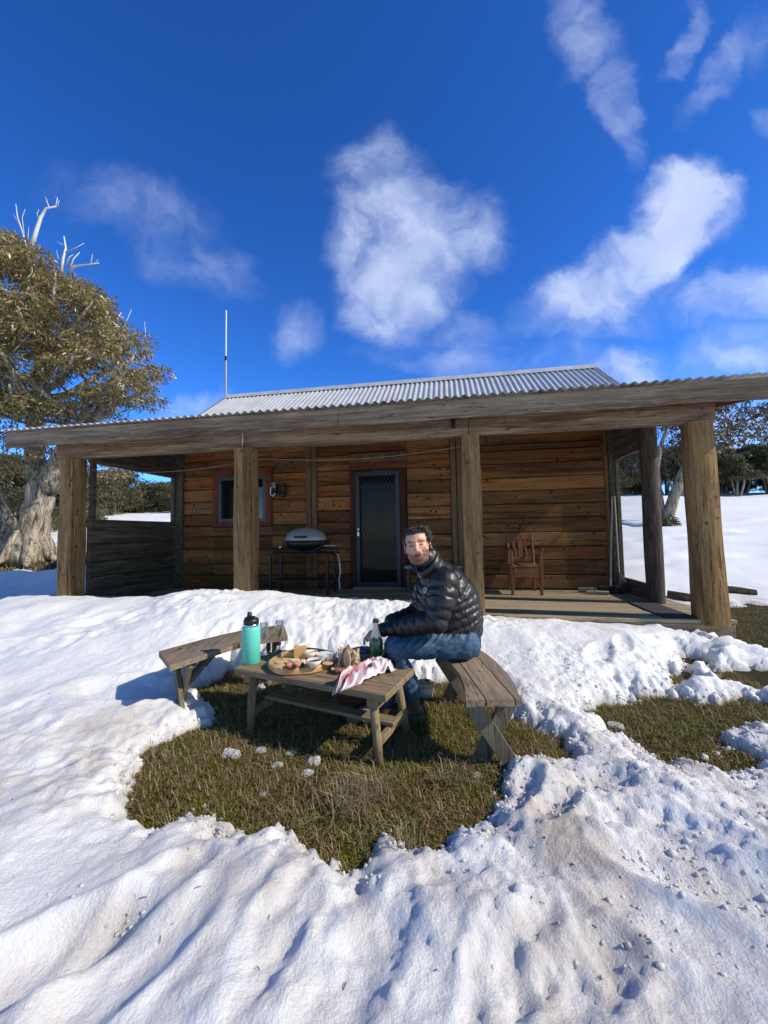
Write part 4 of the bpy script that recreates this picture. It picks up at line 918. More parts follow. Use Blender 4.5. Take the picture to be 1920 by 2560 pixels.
for _ in range(400):
    x, y = rb.uniform(1630, 1960), rb.uniform(995, 1165); r = rb.uniform(.35, .62)
    if poly_sd(np.array([x]), np.array([y]), [(1632, 1075), (1690, 1012), (1790, 996), (1960, 1000), (1970, 1110), (1860, 1118), (1800, 1150), (1745, 1172), (1690, 1160), (1640, 1130)])[0] > -12: continue
    dd = rb.uniform(-1.5, 1.5)
    if any(math.hypot(x - a, y - b) < 24 for a, b, _, _ in bl): continue
    bl.append((x, y, dd, r))
bl += [(1595, 1150, 1, .7), (1580, 1185, 1.2, .7), (1610, 1200, 1.4, .6), (1630, 1160, 1.2, .5)]
gum_from(0, 'gum_tree', 'leaning white-stemmed snow gum on the snowy slope between the right posts', (1659, 1298), 16.0,
         [([None, (1688, 1230, 0), (1712, 1170, -.2), (1760, 1110, -.3), (1830, 1070), (1890, 1040)], [.24, .19, .16, .12, .07, .03]),
          ([None, (1648, 1240, .2), (1642, 1175, .3), (1650, 1120, .2), (1668, 1070, .1), (1700, 1030)], [.16, .13, .10, .09, .06, .03]),
          ([(1712, 1170, -.2), (1770, 1140), (1830, 1110), (1880, 1090)], [.09, .07, .05, .03]), ([(1642, 1175, .3), (1620, 1150, .6), (1595, 1150, 1)], [.08, .06, .03])], bl, M['leaf_brown'], .17, 420)
b = MB(); c = at(1672, 1288, 15.6); t = thing('shrub', 'small dark shrub at the foot of the leaning white-stemmed gum', 'shrub', (c.x, c.y, sz(c.x, c.y)))
P, D = clump_leaves((0, 0, .15), .32, 260, .8); leaf_mesh(P, D, rng.uniform(.1, .2, 260), rng.uniform(.04, .07, 260), 'foliage', M['leaf_far'], t)
tb = MB(); [tb.tube(curve((0, 0, -.02), (random.uniform(-.2, .2), random.uniform(-.2, .2), .3), .1, 3), [.02, .015, .01, .005], 4) for _ in range(5)]; tb.build('stem', M['bark_far'], t)

def bg_tree(kind, seed, h, w, mat):
    rr = random.Random(seed); t = thing('gum_tree', '', 'tree'); tb = MB(); LP, LD = [], []
    ns = 3 if kind == 'tall' else 4
    for s in range(ns):
        a = rr.uniform(0, 6.28); top = Vector((math.cos(a) * w * rr.uniform(.15, .55), math.sin(a) * w * rr.uniform(.15, .55), h * rr.uniform(.66, .85)))
        C = curve((math.cos(a) * .1, math.sin(a) * .1, -.15), top, .14, 6, rr=rr); tb.tube(C, np.linspace(.14, .03, 7), 6, noise=.15, seed=seed)
        for k in range(9 if kind == 'tall' else 7):
            lo = .42 if kind == 'tall' else .16
            c = C[rr.randint(2, 6)] + Vector((rr.uniform(-1, 1) * w * .5, rr.uniform(-1, 1) * w * .5, rr.uniform(-.05, .2) * h)); c.z = max(c.z, h * lo); c.z = min(c.z, h * .93)
            r = w * rr.uniform(.20, .34); n = int(240 + 60 * rr.random()); P, D = clump_leaves(c, r, n, .65); LP.append(P); LD.append(D)
            tb.tube(curve(C[3], c, .1, 3, rr=rr), [.04, .03, .02, .01], 4)
    tb.build('trunk', M['bark_far'], t, smooth=True); P = np.concatenate(LP); D = np.concatenate(LD)
    leaf_mesh(P, D, rng.uniform(.16, .30, len(P)) * h / 5, rng.uniform(.07, .13, len(P)) * h / 5, 'crown', mat, t); return t
protos = [bg_tree('tall', 21, 5.6, 2.3, M['leaf_far']), bg_tree('tall', 22, 5.0, 2.6, M['leaf_far']), bg_tree('bush', 23, 3.2, 2.4, M['leaf_brown']), bg_tree('bush', 24, 3.0, 2.1, M['leaf_far'])]
used = set(); rb = random.Random(3)
def put(k, x, y, scl, label, group):
    loc = (x, y, float(ground_z(np.array([x]), np.array([y]))[0]) - .05); rz = rb.uniform(0, 6.28)
    if k in used: o = dup(protos[k], loc, rz, label, scl); o['group'] = group
    else:
        used.add(k); o = protos[k]; o.location = loc; o.rotation_euler = (0, 0, rz); o.scale = (scl,) * 3; o['label'] = label; o['group'] = group
for i in range(44):                                  # tree line on the ridge right of the hut
    x = 19 + i * .72 + rb.uniform(-.7, .7); y = 41 + rb.uniform(-2.5, 4)
    put(rb.choice((0, 0, 1, 3)), x, y, rb.uniform(.85, 1.12), 'dark olive gum tree in the distant tree line right of the hut', 'tree line on the right ridge')
for i in range(16):
    x = 19 + i * 2.1 + rb.uniform(-.5, .5); put(rb.choice((2, 3, 3)), x, 43.5 + rb.uniform(-1.5, 3), rb.uniform(.7, 1.0), 'low dark scrub under the distant tree line right of the hut', 'scrub on the right ridge')
for i in range(16):                                  # scrub seen through the verandah's left opening
    d = rb.uniform(26, 33); px = 150 + i * 21 + rb.uniform(-8, 8); c = at(px, 1290, d)
    put(rb.choice((2, 2, 3)), c.x, c.y, rb.uniform(.85, 1.1) * (1.1 if 230 < px < 330 else .85), 'low domed gum in the scrub seen through the left verandah opening', 'scrub left of the hut')
for (px, d, k, s) in ((-70, 15, 2, 1.15), (-10, 17, 3, 1.2), (40, 18.5, 2, 1.2), (95, 16.5, 3, 1.0), (130, 18, 2, 1.1), (165, 20, 2, 1.15), (10, 14, 3, .7)):
    c = at(px, 1390, d); put(k, c.x, c.y, s, 'brownish bushy gum behind the big trunk left of the hut', 'bushes behind the big gum')

# ------------------------------------------------------------------ picnic table, benches and what lies on them
TA = R(-25.2); TZ = .375; tbl = thing('coffee_table', 'low slatted wooden picnic table with splayed round legs carrying the food', 'table', (-.994, 2.54, 0), TA)
TM = rootM(tbl); TL, TW = 1.09, .44
def tp(x, y, z=TZ): return TM @ Vector((x, y, z))
b = MB()
for i in range(3): b.box((TL / 2, TW * (i + .5) / 3, TZ - .019), (TL - .004 * i, TW / 3 - .005, .038), bev=.004)
b.build('table_top', M['table'], tbl)
b = MB(); b.box((.10, TW / 2, .312), (.06, TW - .04, .05), bev=.003); b.build('cross_rail', M['table_leg'], tbl); b = MB(); b.box((1.0, TW / 2, .312), (.07, TW - .03, .05), bev=.003); b.build('cross_rail', M['table_leg'], tbl)
for (x0, y0, x1, y1) in ((.12, .05, .14, .0), (.11, .39, .10, .43), (.985, .055, 1.05, .0), (.985, .385, 1.04, .40)):
    MB().tube([(x0, y0, .335), ((x0 + x1) / 2, (y0 + y1) / 2, .16), (x1, y1, -.03)], [.026, .025, .023], 10, noise=.05).build('leg', M['table_leg'], tbl, smooth=True)
for x in (.125, 1.025): MB().bar((x, .02, .105), (x, .41, .105), .03, .045, bev=.003).build('end_stretcher', M['table_leg'], tbl)
MB().box((.58, .21, .14), (.95, .085, .022), bev=.003).build('stretcher', M['table'], tbl)

def seat_prism(b, poly, z0, z1): b.prism(poly, z0, z1)
rbz = .385; rbn = thing('curved_bench', 'curved plank bench with crossed board legs that the seated man sits on', 'bench', (.53, 2.4, 0)); b = MB()
yv = np.linspace(1.985, 3.05, 26)
inner = np.interp(yv, [1.97, 2.15, 2.33, 2.59, 2.85, 3.06], [.395, .425, .436, .405, .335, .235]); outer = np.interp(yv, [1.97, 2.03, 2.15, 2.32, 2.593, 2.82, 3.06], [.672, .682, .705, .718, .708, .667, .590])
def strip(xa, xb):
    L = [(max(a, i), y) for a, i, y in zip(xa, inner, yv)]; Rr = [(min(c, o), y) for c, o, y in zip(xb, outer, yv)]
    k = [i for i in range(len(yv)) if Rr[i][0] - L[i][0] > .006]
    if k: b.prism([L[i] for i in k] + [Rr[i] for i in reversed(k)], rbz - .036, rbz)
sl_ = (yv - 1.985) * -.045
one = np.ones_like(yv)
for xa, xb in ((-9, .346), (.352, .495), (.502, .642), (.648, 9)): strip(one * xa + sl_, one * xb + sl_)
b.build('seat', M['bench'], rbn, world=True)
for (yy, xo) in ((2.075, 0), (2.80, -.055)):
    c = MB(); c.bar((.435 + xo, yy - .02, rbz - .04), (.672 + xo, yy - .02, -.03), .028, .085, up=(1, 0, 0) if False else (.8, 0, .55), bev=.003); c.build('leg', M['bench_leg'], rbn, world=True)
    c = MB(); c.bar((.655 + xo, yy + .018, rbz - .04), (.455 + xo, yy + .018, -.03), .028, .085, up=(-.8, 0, .55), bev=.003); c.build('leg', M['bench_leg'], rbn, world=True)
    MB().box((.545 + xo, yy + .055, rbz - .062), (.24, .035, .05)).build('cleat', M['bench_leg'], rbn, world=True)
MB().bar((.53, 2.13, .16), (.515, 2.45, rbz - .05), .05, .03).build('brace', M['bench_leg'], rbn, world=True)

lz = .43; lbn = thing('curved_bench', 'empty curved plank bench standing in the snow left of the table behind the turquoise flask', 'bench', (-1.2, 2.95, 0))
inn = [(-1.352, 2.442), (-1.268, 2.602), (-1.185, 2.76), (-1.085, 2.921), (-.93, 3.03), (-.78, 3.085)]; out = [(-1.598, 2.743), (-1.513, 2.898), (-1.38, 3.11), (-1.223, 3.292), (-1.07, 3.40), (-.911, 3.47)]
def rs(L, n=24):
    t = np.linspace(0, 1, len(L)); q = np.linspace(0, 1, n); a = np.array(L); x = np.interp(q, t, a[:, 0]); y = np.interp(q, t, a[:, 1])
    for _ in range(3): x[1:-1] = (x[:-2] + x[1:-1] * 2 + x[2:]) / 4; y[1:-1] = (y[:-2] + y[1:-1] * 2 + y[2:]) / 4
    return np.stack([x, y], 1)
ia, oa = rs(inn), rs(out); b = MB()
for f0, f1 in ((0, .32), (.335, .66), (.675, 1)):
    A = ia + (oa - ia) * f0; B = ia + (oa - ia) * f1; b.prism([tuple(p) for p in A] + [tuple(p) for p in B[::-1]], lz - .036, lz)
b.build('seat', M['bench'], lbn, world=True)
def lp(t, f): i = t * 23; i0 = min(22, int(i)); fr = i - i0; a = ia[i0] * (1 - fr) + ia[i0 + 1] * fr; c = oa[i0] * (1 - fr) + oa[i0 + 1] * fr; return a + (c - a) * f
for t in (.14, .86):
    A, B = lp(t, .15), lp(t, .85); dr = (lp(min(1, t + .08), .5) - lp(t - .08, .5)); dr /= np.linalg.norm(dr)
    for s, (P, Q) in ((-1, (B, A)), (1, (A, B))):
        o = dr * .018 * s; MB().bar((P[0] + o[0], P[1] + o[1], lz - .04), (Q[0] + o[0], Q[1] + o[1], -.02), .03, .085, up=(0, 0, 1), bev=.003).build('leg', M['bench_leg'], lbn, world=True)
    MB().bar((A[0] + dr[0] * .05, A[1] + dr[1] * .05, lz - .06), (B[0] + dr[0] * .05, B[1] + dr[1] * .05, lz - .06), .035, .05).build('cleat', M['bench_leg'], lbn, world=True)
    m_ = lp(t, .5); e = lp(.40 if t < .5 else .60, .5)
    MB().bar((m_[0], m_[1], .19), (e[0], e[1], lz - .05), .06, .035, bev=.003).build('brace', M['bench_leg'], lbn, world=True)

M['teal'] = plain('turquoise_powder_coat', (.12, .60, .47), .42, var=.03)
M['green_glass'] = plain('green_bottle_glass', (.012, .10, .028), .08, spec=.8, var=.0, Transmission_Weight=.25)
M['foil'] = plain('pale_gold_foil', (.80, .64, .43), .38, .35, bump=.35, scale=60)
M['label'] = plain('grey_label', (.17, .17, .165), .5, .3); M['brown_cap'] = plain('brown_cap', (.06, .03, .02), .5)
M['board'] = wood('board_wood', (.34, .17, .06), (.62, .38, .17), (.75, .52, .27), 'y', 22, rough=.5, knots=.2, var=.1, bump=.12)
M['rind'] = wood('board_bark', (.05, .035, .02), (.3, .18, .08), (.5, .32, .15), 'z', 20, rough=.7, knots=0)
M['cheese'] = plain('yellow_cheese', (.72, .44, .15), .5, var=.08); M['cheese2'] = plain('pale_cheese', (.80, .66, .38), .5, var=.08); M['brie'] = plain('white_rind', (.82, .79, .72), .6, var=.05)
M['blue_cheese'] = plain('veined_cheese', (.62, .58, .45), .6, var=.5, scale=60); M['ceramic'] = plain('cream_ceramic', (.78, .68, .58), .3, var=.03)
M['relish'] = plain('beetroot_relish', (.12, .012, .018), .25, var=.5, scale=90, bump=.8); M['dip'] = plain('pale_dip', (.66, .58, .44), .45, var=.15, scale=60, bump=.6)
M['ham'] = plain('pink_cured_meat', (.60, .27, .18), .4, var=.35, scale=50); M['dark_food'] = plain('dark_olives', (.02, .014, .016), .25)
M['cracker'] = plain('cracker', (.62, .40, .2), .8, var=.2, scale=60); M['paper'] = plain('brown_paper', (.50, .36, .24), .75, var=.1, bump=.5, scale=25)
M['bread'] = plain('bread_crumb', (.70, .48, .30), .85, var=.15, scale=80, bump=.6); M['crust'] = plain('bread_crust', (.33, .17, .07), .7, var=.3, scale=30, bump=.6)
M['wicker'] = wood('wicker', (.02, .012, .007), (.10, .055, .03), (.18, .11, .06), 'x', 60, rough=.7, knots=0); M['bluepack'] = plain('blue_silver_wrapper', (.10, .16, .28), .3, .5, var=.5, scale=16)
M['straw_rim'] = plain('split_cane', (.5, .36, .17), .6)

# turquoise flask
f = thing('drink_flask', 'large turquoise drink flask with a black straw lid at the left end of the table', 'flask', on(628, 1656, TZ) + Vector((0, 0, 0)))
MB().lathe([(.055, 0), (.060, .004), (.060, .225), (.056, .236), (.048, .243)], n=32).build('body', M['teal'], f, smooth=True)
MB().lathe([(.048, .243), (.050, .247), (.050, .257), (.046, .259)], n=32).build('neck', M['steel'], f, smooth=True)
b = MB(); b.lathe([(.049, .258), (.051, .262), (.051, .283), (.046, .292), (.020, .300), (0, .300)], n=32); b.build('lid', M['black'], f)
MB().tube([(-.04, 0, .288), (-.02, -.005, .302), (.02, -.005, .302), (.04, 0, .288)], .011, 8).tube([(-.012, 0, .295), (-.010, -.002, .335)], [.018, .014], 10).build('straw_spout', M['black'], f, smooth=True)
# flutes
def flute(px, py, lab, fill):
    p = on(px, py, TZ); t = thing('champagne_flute', lab, 'glass', p, 0, 'flutes on the table')
    MB().lathe([(.030, .0), (.031, .002), (.012, .006), (.0045, .012), (.004, .085), (.007, .095), (.018, .115), (.027, .145), (.029, .175), (.026, .225), (.0245, .225), (.0275, .175), (.0255, .147), (.016, .119), (0, .104)], n=24).build('glass', M['glass'], t, smooth=True)
    if fill:
        MB().lathe([(0, .105), (.0155, .1195), (.025, .147), (.0262, .163), (0, .163)], n=20).build('wine', M['wine'], t, smooth=True)
M['wine'] = glass_mat('sparkling_wine', (.93, .88, .66), .1, .4)
flute(660, 1635, 'near empty champagne flute just right of the turquoise flask', False); flute(699, 1628, 'champagne flute part filled with pale wine, further from the turquoise flask', True)
# sparkling wine bottle
w_ = thing('wine_bottle', 'green sparkling wine bottle with cream foil neck and grey label', 'bottle', on(941, 1668, TZ))
MB().lathe([(.040, 0), (.044, .006), (.0445, .15), (.042, .168), (.034, .195), (.024, .222), (.0175, .25), (.0155, .30)], n=32).build('glass', M['green_glass'], w_, smooth=True)
b = MB(); V = []; F = []; n = 32; prof = [(.0375, .188), (.030, .210), (.0235, .228), (.0185, .252), (.0168, .285)]
for i, (r, z) in enumerate(prof):
    for k in range(n): V.append((r * math.cos(k / n * 6.2832), r * math.sin(k / n * 6.2832), z + ((.006 * math.sin(k * 1.1) - .004 * (k % 3)) if i == 0 else 0)))
for i in range(len(prof) - 1):
    for k in range(n): F.append((i * n + k, i * n + (k + 1) % n, (i + 1) * n + (k + 1) % n, (i + 1) * n + k))
b.add(V, F).build('foil', M['foil'], w_, smooth=True)
MB().lathe([(.0172, .283), (.0185, .285), (.0185, .303), (.016, .306), (0, .306)], n=20).tube([(.0185, 0, .289), (.026, 0, .284), (.019, .0, .300)], .0018, 4).build('cap', M['brown_cap'], w_)
b = MB(); V = []; F = []
for k in range(25):
    a = R(-200 + 220 * k / 24); V += [(.0452 * math.cos(a), .0452 * math.sin(a), .040), (.0452 * math.cos(a), .0452 * math.sin(a), .082 + .008 * (k / 24))]
F = [(2 * k, 2 * k + 2, 2 * k + 3, 2 * k + 1) for k in range(24)]; b.add(V, F).build('label', M['label'], w_, smooth=True)
b = MB(); V = []
for k in range(25):
    a = R(-200 + 220 * k / 24); V += [(.0452 * math.cos(a), .0452 * math.sin(a), .018), (.0452 * math.cos(a), .0452 * math.sin(a), .026)]
b.add(V, F).build('base_band', M['foil'], w_, smooth=True)
# serving board
bc = Vector((-.555, 2.59, TZ)); bd = thing('serving_board', 'round timber serving board with a natural edge, holding cheeses and bowls', 'board', bc, R(-25))
V = []; F = []; n = 64; rr = random.Random(2); rad = [(.212 + .006 * math.sin(3 * k / n * 6.283 + 1) + .004 * math.sin(7 * k / n * 6.283)) for k in range(n)]
b = MB(); rows = [(.93, .0), (.99, .010), (1.0, .030), (.985, .040), (.96, .043)]
for f_, z in rows:
    for k in range(n): a = k / n * 2 * math.pi; V.append((rad[k] * f_ * math.cos(a) * 1.02, rad[k] * f_ * math.sin(a) * 1.04, z))
for i in range(len(rows) - 1):
    for k in range(n): F.append((i * n + k, i * n + (k + 1) % n, (i + 1) * n + (k + 1) % n, (i + 1) * n + k))
F.append(tuple(range(4 * n, 5 * n))); F.append(tuple(range(n))[::-1]); b.add(V, F, 0); bo = b.build('slab', M['board'], bd, smooth=False)
BZ = TZ + .043
def c6(x, y, z=BZ): return on(660 + x * .2652, 1500 + y * .2652, z)
def wedge(name, lab, cat, pos, poly, h, mat, rz=0, group=None, top=None):
    t = MB().prism([(x_ * 1.2, y_ * 1.2) for x_, y_ in poly], 0, h * 1.15).build(name, mat); t.location = pos; t.rotation_euler = (0, 0, rz); setp(t, lab, cat, group); return t
wedge('cheese_block', 'tall yellow cheese block standing at the back of the board', 'cheese', c6(345, 545), [(-.032, -.022), (.034, -.026), (.030, .024), (-.028, .026)], .062, M['cheese'], .1)
wedge('cheese_wedge', 'flat yellow cheese wedge lying left of the tall cheese block', 'cheese', c6(258, 533), [(-.055, -.012), (.035, -.022), (.042, .022), (-.02, .026)], .030, M['cheese'], .15)
wedge('cheese_wedge', 'pale soft cheese wedge in front of the tall cheese block', 'cheese', c6(290, 612), [(-.045, .02), (.010, -.03), (.034, -.012), (.012, .028)], .026, M['cheese2'], -.2)
wedge('cheese_round', 'small white rind cheese with a piece cut out, right of the pale dip bowl', 'cheese', c6(572, 556), [(.045 * math.cos(a), .04 * math.sin(a)) for a in np.linspace(-.5, 4.9, 20)] + [(0, 0)], .032, M['brie'], .3)
def bowl(pos, r, lab, mat, cont):
    t = thing('small_bowl', lab, 'bowl', pos); MB().lathe([(r * .5, 0), (r * .55, .003), (r * .85, r * .5), (r, r * .95), (r * .93, r * .97), (r * .78, r * .55), (r * .45, r * .2), (0, r * .18)], n=28).build('bowl', mat, t, smooth=True)
    MB().lathe([(0, r * .74), (r * .5, r * .76), (r * .84, r * .70), (r * .8, r * .5)], n=24).build('filling', cont, t, smooth=True); return t
bowl(c6(441, 548), .046, 'cream ceramic bowl of pale dip at the back of the board', M['ceramic'], M['dip'])
bowl(c6(474, 632), .047, 'cream ceramic bowl of dark red relish at the front of the board', M['ceramic'], M['relish'])
t = thing('cheese_crumbles', 'crumbled blue veined cheese between the bowls and the pale wedge', 'cheese', c6(350, 590)); b = MB(); rr = random.Random(6)
for i in range(9): b.ball((rr.uniform(-.025, .025), rr.uniform(-.02, .02), .009), (rr.uniform(.007, .014),) * 3, nz=.5, seed=i, n=7)
for i, v in enumerate([None]): b.build('crumble', M['blue_cheese'], t)
t = thing('cured_meat', 'folded pink cured meat slices at the front left of the board', 'meat', c6(248, 652)); rr = random.Random(7)
for k in range(4):
    V = []; F = []
    for i in range(7):
        for j in range(5): V.append(((i - 3) * .012 + k * .008, (j - 2) * .012 + .006 * k, .006 + .008 * k + .008 * math.sin(i * 1.4 + k) + .004 * math.cos(j * 2 + k)))
    for i in range(6):
        for j in range(4): F.append((i * 5 + j, i * 5 + j + 1, i * 5 + j + 6, i * 5 + j + 5))
    MB().add(V, F).build('slice', M['ham'], t, smooth=True)
for i, (x, y, r) in enumerate(((352, 632, .010), (372, 628, .009), (362, 612, .009), (540, 606, .009), (548, 596, .008))):
    o = MB().ball((0, 0, r * .9), (r, r * .9, r), n=10).build('olive', M['dark_food'], smooth=True); o.location = c6(x, y); setp(o, ('dark olive on the board between the blue cheese and the relish bowl' if i < 3 else 'dark olive on the board right of the relish bowl'), 'olive', 'olives left of the relish bowl' if i < 3 else 'olives right of the relish bowl')
for i, (x, y, lab) in enumerate(((155, 588, 'flat brown cracker at the left rim of the board'), (190, 640, 'flat brown cracker beside the cured meat'), (215, 560, 'flat brown cracker in front of the flat yellow wedge'), (600, 600, 'flat brown cracker at the right rim of the board'))):
    t = MB().lathe([(.030, 0), (.031, .003), (.030, .006), (0, .006)], n=20, sx=1.1).build('cracker', M['cracker']); t.location = c6(x, y); setp(t, lab, 'cracker', 'crackers on the board')
# paper bag with bread
pb = c6(772, 672, TZ); t = thing('paper_bag', 'torn open brown paper bread bag between the board and the towel', 'bag', pb, R(-20)); V = []; F = []; rr = random.Random(9)
nu, nv = 22, 8
for j in range(nv):
    for i in range(nu):
        a = R(-60 + 300 * i / (nu - 1)); q = max(abs(math.cos(a)), abs(math.sin(a))) ** .6; r = .075 / q
        h = j / (nv - 1); hh = (.115 + .02 * math.sin(i * 1.7)) * h
        V.append((r * math.cos(a) * (1 - .15 * h) + .006 * math.sin(i * 2.1 + j * 1.3), (.050 + r * math.sin(a) * .6) + .006 * math.cos(i * 1.7 + j * 2.2), .002 + hh))
for j in range(nv - 1):
    for i in range(nu - 1): F.append((j * nu + i, j * nu + i + 1, (j + 1) * nu + i + 1, (j + 1) * nu + i))
MB().add(V, F).build('bag_wall', M['paper'], t)
V = []; F = []
for i in range(13):
    for j in range(6): V.append((-.085 + .17 * i / 12, -.065 + .10 * j / 5 + .008 * math.sin(i * 1.9), .004 + .010 * abs(math.sin(i * 1.3 + j)) + (.014 if j == 0 else 0) + .004 * j))
for i in range(12):
    for j in range(5): F.append((i * 6 + j, i * 6 + j + 1, i * 6 + j + 7, i * 6 + j + 6))
MB().add(V, F).build('torn_flap', M['paper'], t)
t = thing('bread_loaf', 'cut end of a crusty bread loaf standing in the paper bag', 'bread', pb + Vector((.012, .03, .0)), R(-20))
b = MB(); b.lathe([(.0, .02), (.042, .022), (.046, .05), (.042, .09), (.030, .128), (.012, .14), (0, .142)], n=18, sy=.8); b.build('crust', M['crust'], t, smooth=True)
MB().ball((.012, -.036, .078), (.026, .006, .058), n=12).build('crumb', M['bread'], t, smooth=True)
b = MB()
for i in range(7): b.ball((random.uniform(-.05, .03), random.uniform(-.06, -.035), .018), random.uniform(.010, .018), nz=.4, seed=i, n=8)
t = b.build('bread_crusts', M['crust']); t.location = pb + Vector((-.0, .0, .006)); setp(t, 'torn bread crusts on the flap of the paper bag', 'bread')
# tray behind the bag
tr_ = c6(948, 590, TZ); t = thing('wooden_tray', 'round wooden tray mostly hidden behind the wine bottle', 'tray', tr_ + Vector((-.01, .06, 0)))
MB().lathe([(.085, 0), (.09, .004), (.098, .062), (.093, .064), (.085, .012), (0, .010)], n=36).build('rim', M['board'], t, smooth=True)
o = MB().ball((0, 0, 0), (.055, .035, .03), nz=.25, seed=4).build('foil_packet', M['bluepack']); o.location = tr_ + Vector((-.02, .045, .052)); setp(o, 'crumpled blue and silver packet in the wooden tray', 'packet')
# tea towel
def towel():
    V = []; F = []; Cc = []; nu, nv = 64, 56; base = c6(975, 742, TZ)
    JJ, II = np.mgrid[0:nv, 0:nu]; NZ1 = fbm(II / nu * 2.6 + 3.1 + .5 * JJ / nv, JJ / nv * 2.0 + 1.7, 2, 101); NZ2 = fbm(II / nu * 9, JJ / nv * 9, 2, 103)
    for j in range(nv):
        for i in range(nu):
            u, v = i / (nu - 1), j / (nv - 1); x = (u - .5) * .165; y = (.5 - v) * .38
            pinch = 1 - .35 * max(0, v - .55) * 2.2
            e = max(0, 1 - ((x / .10) ** 2 + (y / .19) ** 2) ** 2)
            f1 = float(NZ1[j, i]); f2 = float(NZ2[j, i])
            z = .006 + (.085 * (1 - min(1, abs(f1) * 2.4)) ** 1.3 + .016 * f2 + .018) * e ** .5
            X = x * pinch + .03 * math.sin(v * 4 + u * 2) - .045 * max(0, v - .62) / .38; Yl = y
            # local table frame: what passes the front edge hangs down
            P = TM.inverted() @ (base + Vector((X, 0, 0))); P = P + Vector((Yl * .10, Yl * .9, 0))
            if P.y < .0:
                over = -P.y; k = (u - .28); zz = TZ + .006 + max(0, z - .01) * .3 - over * 1.05; P = Vector((P.x - .5 * over * (u - .2), -.006 - .020 * abs(math.sin(u * 11)), zz))
            else: P.z = TZ + z
            V.append(TM @ P)
            s = (u * 7 + .25 * math.sin(v * 3)) % 1; s2 = (v * 6) % 1; pink = (.44, .14, .17); white = (.80, .74, .75); gy = (.24, .23, .31)
            c = white if s < .42 else (pink if s < .72 else gy); c = tuple(a * .72 + q * .28 for a, q in zip(c, pink if s2 < .4 else white)); Cc.append((*c, 1))
    for j in range(nv - 1):
        for i in range(nu - 1): F.append((j * nu + i, j * nu + i + 1, (j + 1) * nu + i + 1, (j + 1) * nu + i))
    loc = base.copy(); m = bpy.data.meshes.new('tea_towel'); m.from_pydata([v - loc for v in V], [], F); at_ = m.color_attributes.new('stripe', 'FLOAT_COLOR', 'POINT')
    at_.data.foreach_set('color', np.array(Cc, dtype=np.float32).ravel()); m.polygons.foreach_set('use_smooth', [True] * len(m.polygons))
    mt, T, bs = principled('striped_cotton'); a = T.new('ShaderNodeAttribute', attribute_name='stripe'); T.l.new(a.outputs[0], bs.inputs['Base Color']); bs.inputs['Roughness'].default_value = .9
    m.materials.append(mt); o = link('tea_towel', m); o.location = loc; setp(o, 'crumpled pink, white and grey striped tea towel hanging over the table edge', 'towel')
towel()
# salt shaker
t = thing('salt_shaker', 'small clear glass salt shaker with a dark cap near the table corner', 'shaker', on(980, 1674, TZ))
MB().lathe([(.018, 0), (.020, .003), (.018, .02), (.012, .03), (.011, .04)], n=20).build('glass', M['glass'], t, smooth=True); MB().lathe([(.0125, .039), (.0125, .05), (.008, .056), (0, .056)], n=16).build('cap', M['black'], t)
MB().lathe([(0, .002), (.014, .004), (.014, .014), (0, .016)], n=14).build('salt', M['white'], t)
o = MB().tube([(.024 * math.cos(a), .020 * math.sin(a), .003) for a in np.linspace(0, 5.6, 18)], .0016, 5).build('wire_cage', M['steel']); o.location = on(968, 1682, TZ); setp(o, 'loose bent wire from a cork lying beside the salt shaker', 'wire')
# pot of scraps and camp oven by the feet, basket and sticks under the table
c = on(1064, 1744, 0); t = thing('scrap_pot', 'cream pot of reddish wood scraps on the grass behind the man\'s boots', 'pot', (c.x, c.y, -.01))
MB().lathe([(.042, 0), (.050, .006), (.062, .07), (.070, .118), (.073, .122), (.066, .122), (.056, .07), (0, .06)], n=28).build('pot', M['ceramic'], t, smooth=True); MB().lathe([(.0705, .10), (.0735, .104), (.0735, .112), (.0715, .118)], n=28).build('rim_band', M['straw_rim'], t, smooth=True)
b = MB(); rr = random.Random(12)
for i in range(22): a, q = rr.uniform(0, 6.28), rr.uniform(0, .042); b.bar((q * math.cos(a), q * math.sin(a), .085 + rr.uniform(0, .03)), (q * math.cos(a) + rr.uniform(-.025, .025), q * math.sin(a) + rr.uniform(-.025, .025), .10 + rr.uniform(0, .028)), .012, .006)
M['scrap'] = island_mat('scraps', [(0, (.10, .015, .010)), (.6, (.30, .08, .05)), (1, (.70, .52, .40))], .7); o_ = b.build('scraps', M['scrap'], t)
c = on(1008, 1775, 0); t = thing('camp_oven', 'round black camp oven with a pale rim on the grass under the table corner', 'pot', (c.x - .05, c.y + .02, -.01))
MB().lathe([(.085, 0), (.10, .01), (.112, .06), (.116, .105), (.108, .107), (.10, .06), (0, .02)], n=32).build('pot', M['black'], t, smooth=True); MB().lathe([(.115, .100), (.119, .103), (.119, .110), (.112, .111)], n=32).build('rim', M['ceramic'], t, smooth=True)
c = on(885, 1785, 0); t = thing('wicker_basket', 'brown wicker basket on the grass in the shade under the table', 'basket', (c.x, c.y + .05, 0), .15)
for k in range(7): MB().lathe([(.10 + .002 * k, .018 * k), (.108 + .002 * k, .018 * k + .009), (.10 + .002 * k, .018 * k + .017)], n=28, sx=1.15, sy=.75).build('woven_band', M['wicker'], t, smooth=True)
MB().lathe([(.0, .004), (.10, .004)], n=24, sx=1.15, sy=.75).build('base', M['wicker'], t)
b = MB(); b.tube([(.125 * math.cos(a), 0, .12 + .11 * math.sin(a)) for a in np.linspace(0, math.pi, 12)], .007, 6).build('handle', M['wicker'], t)
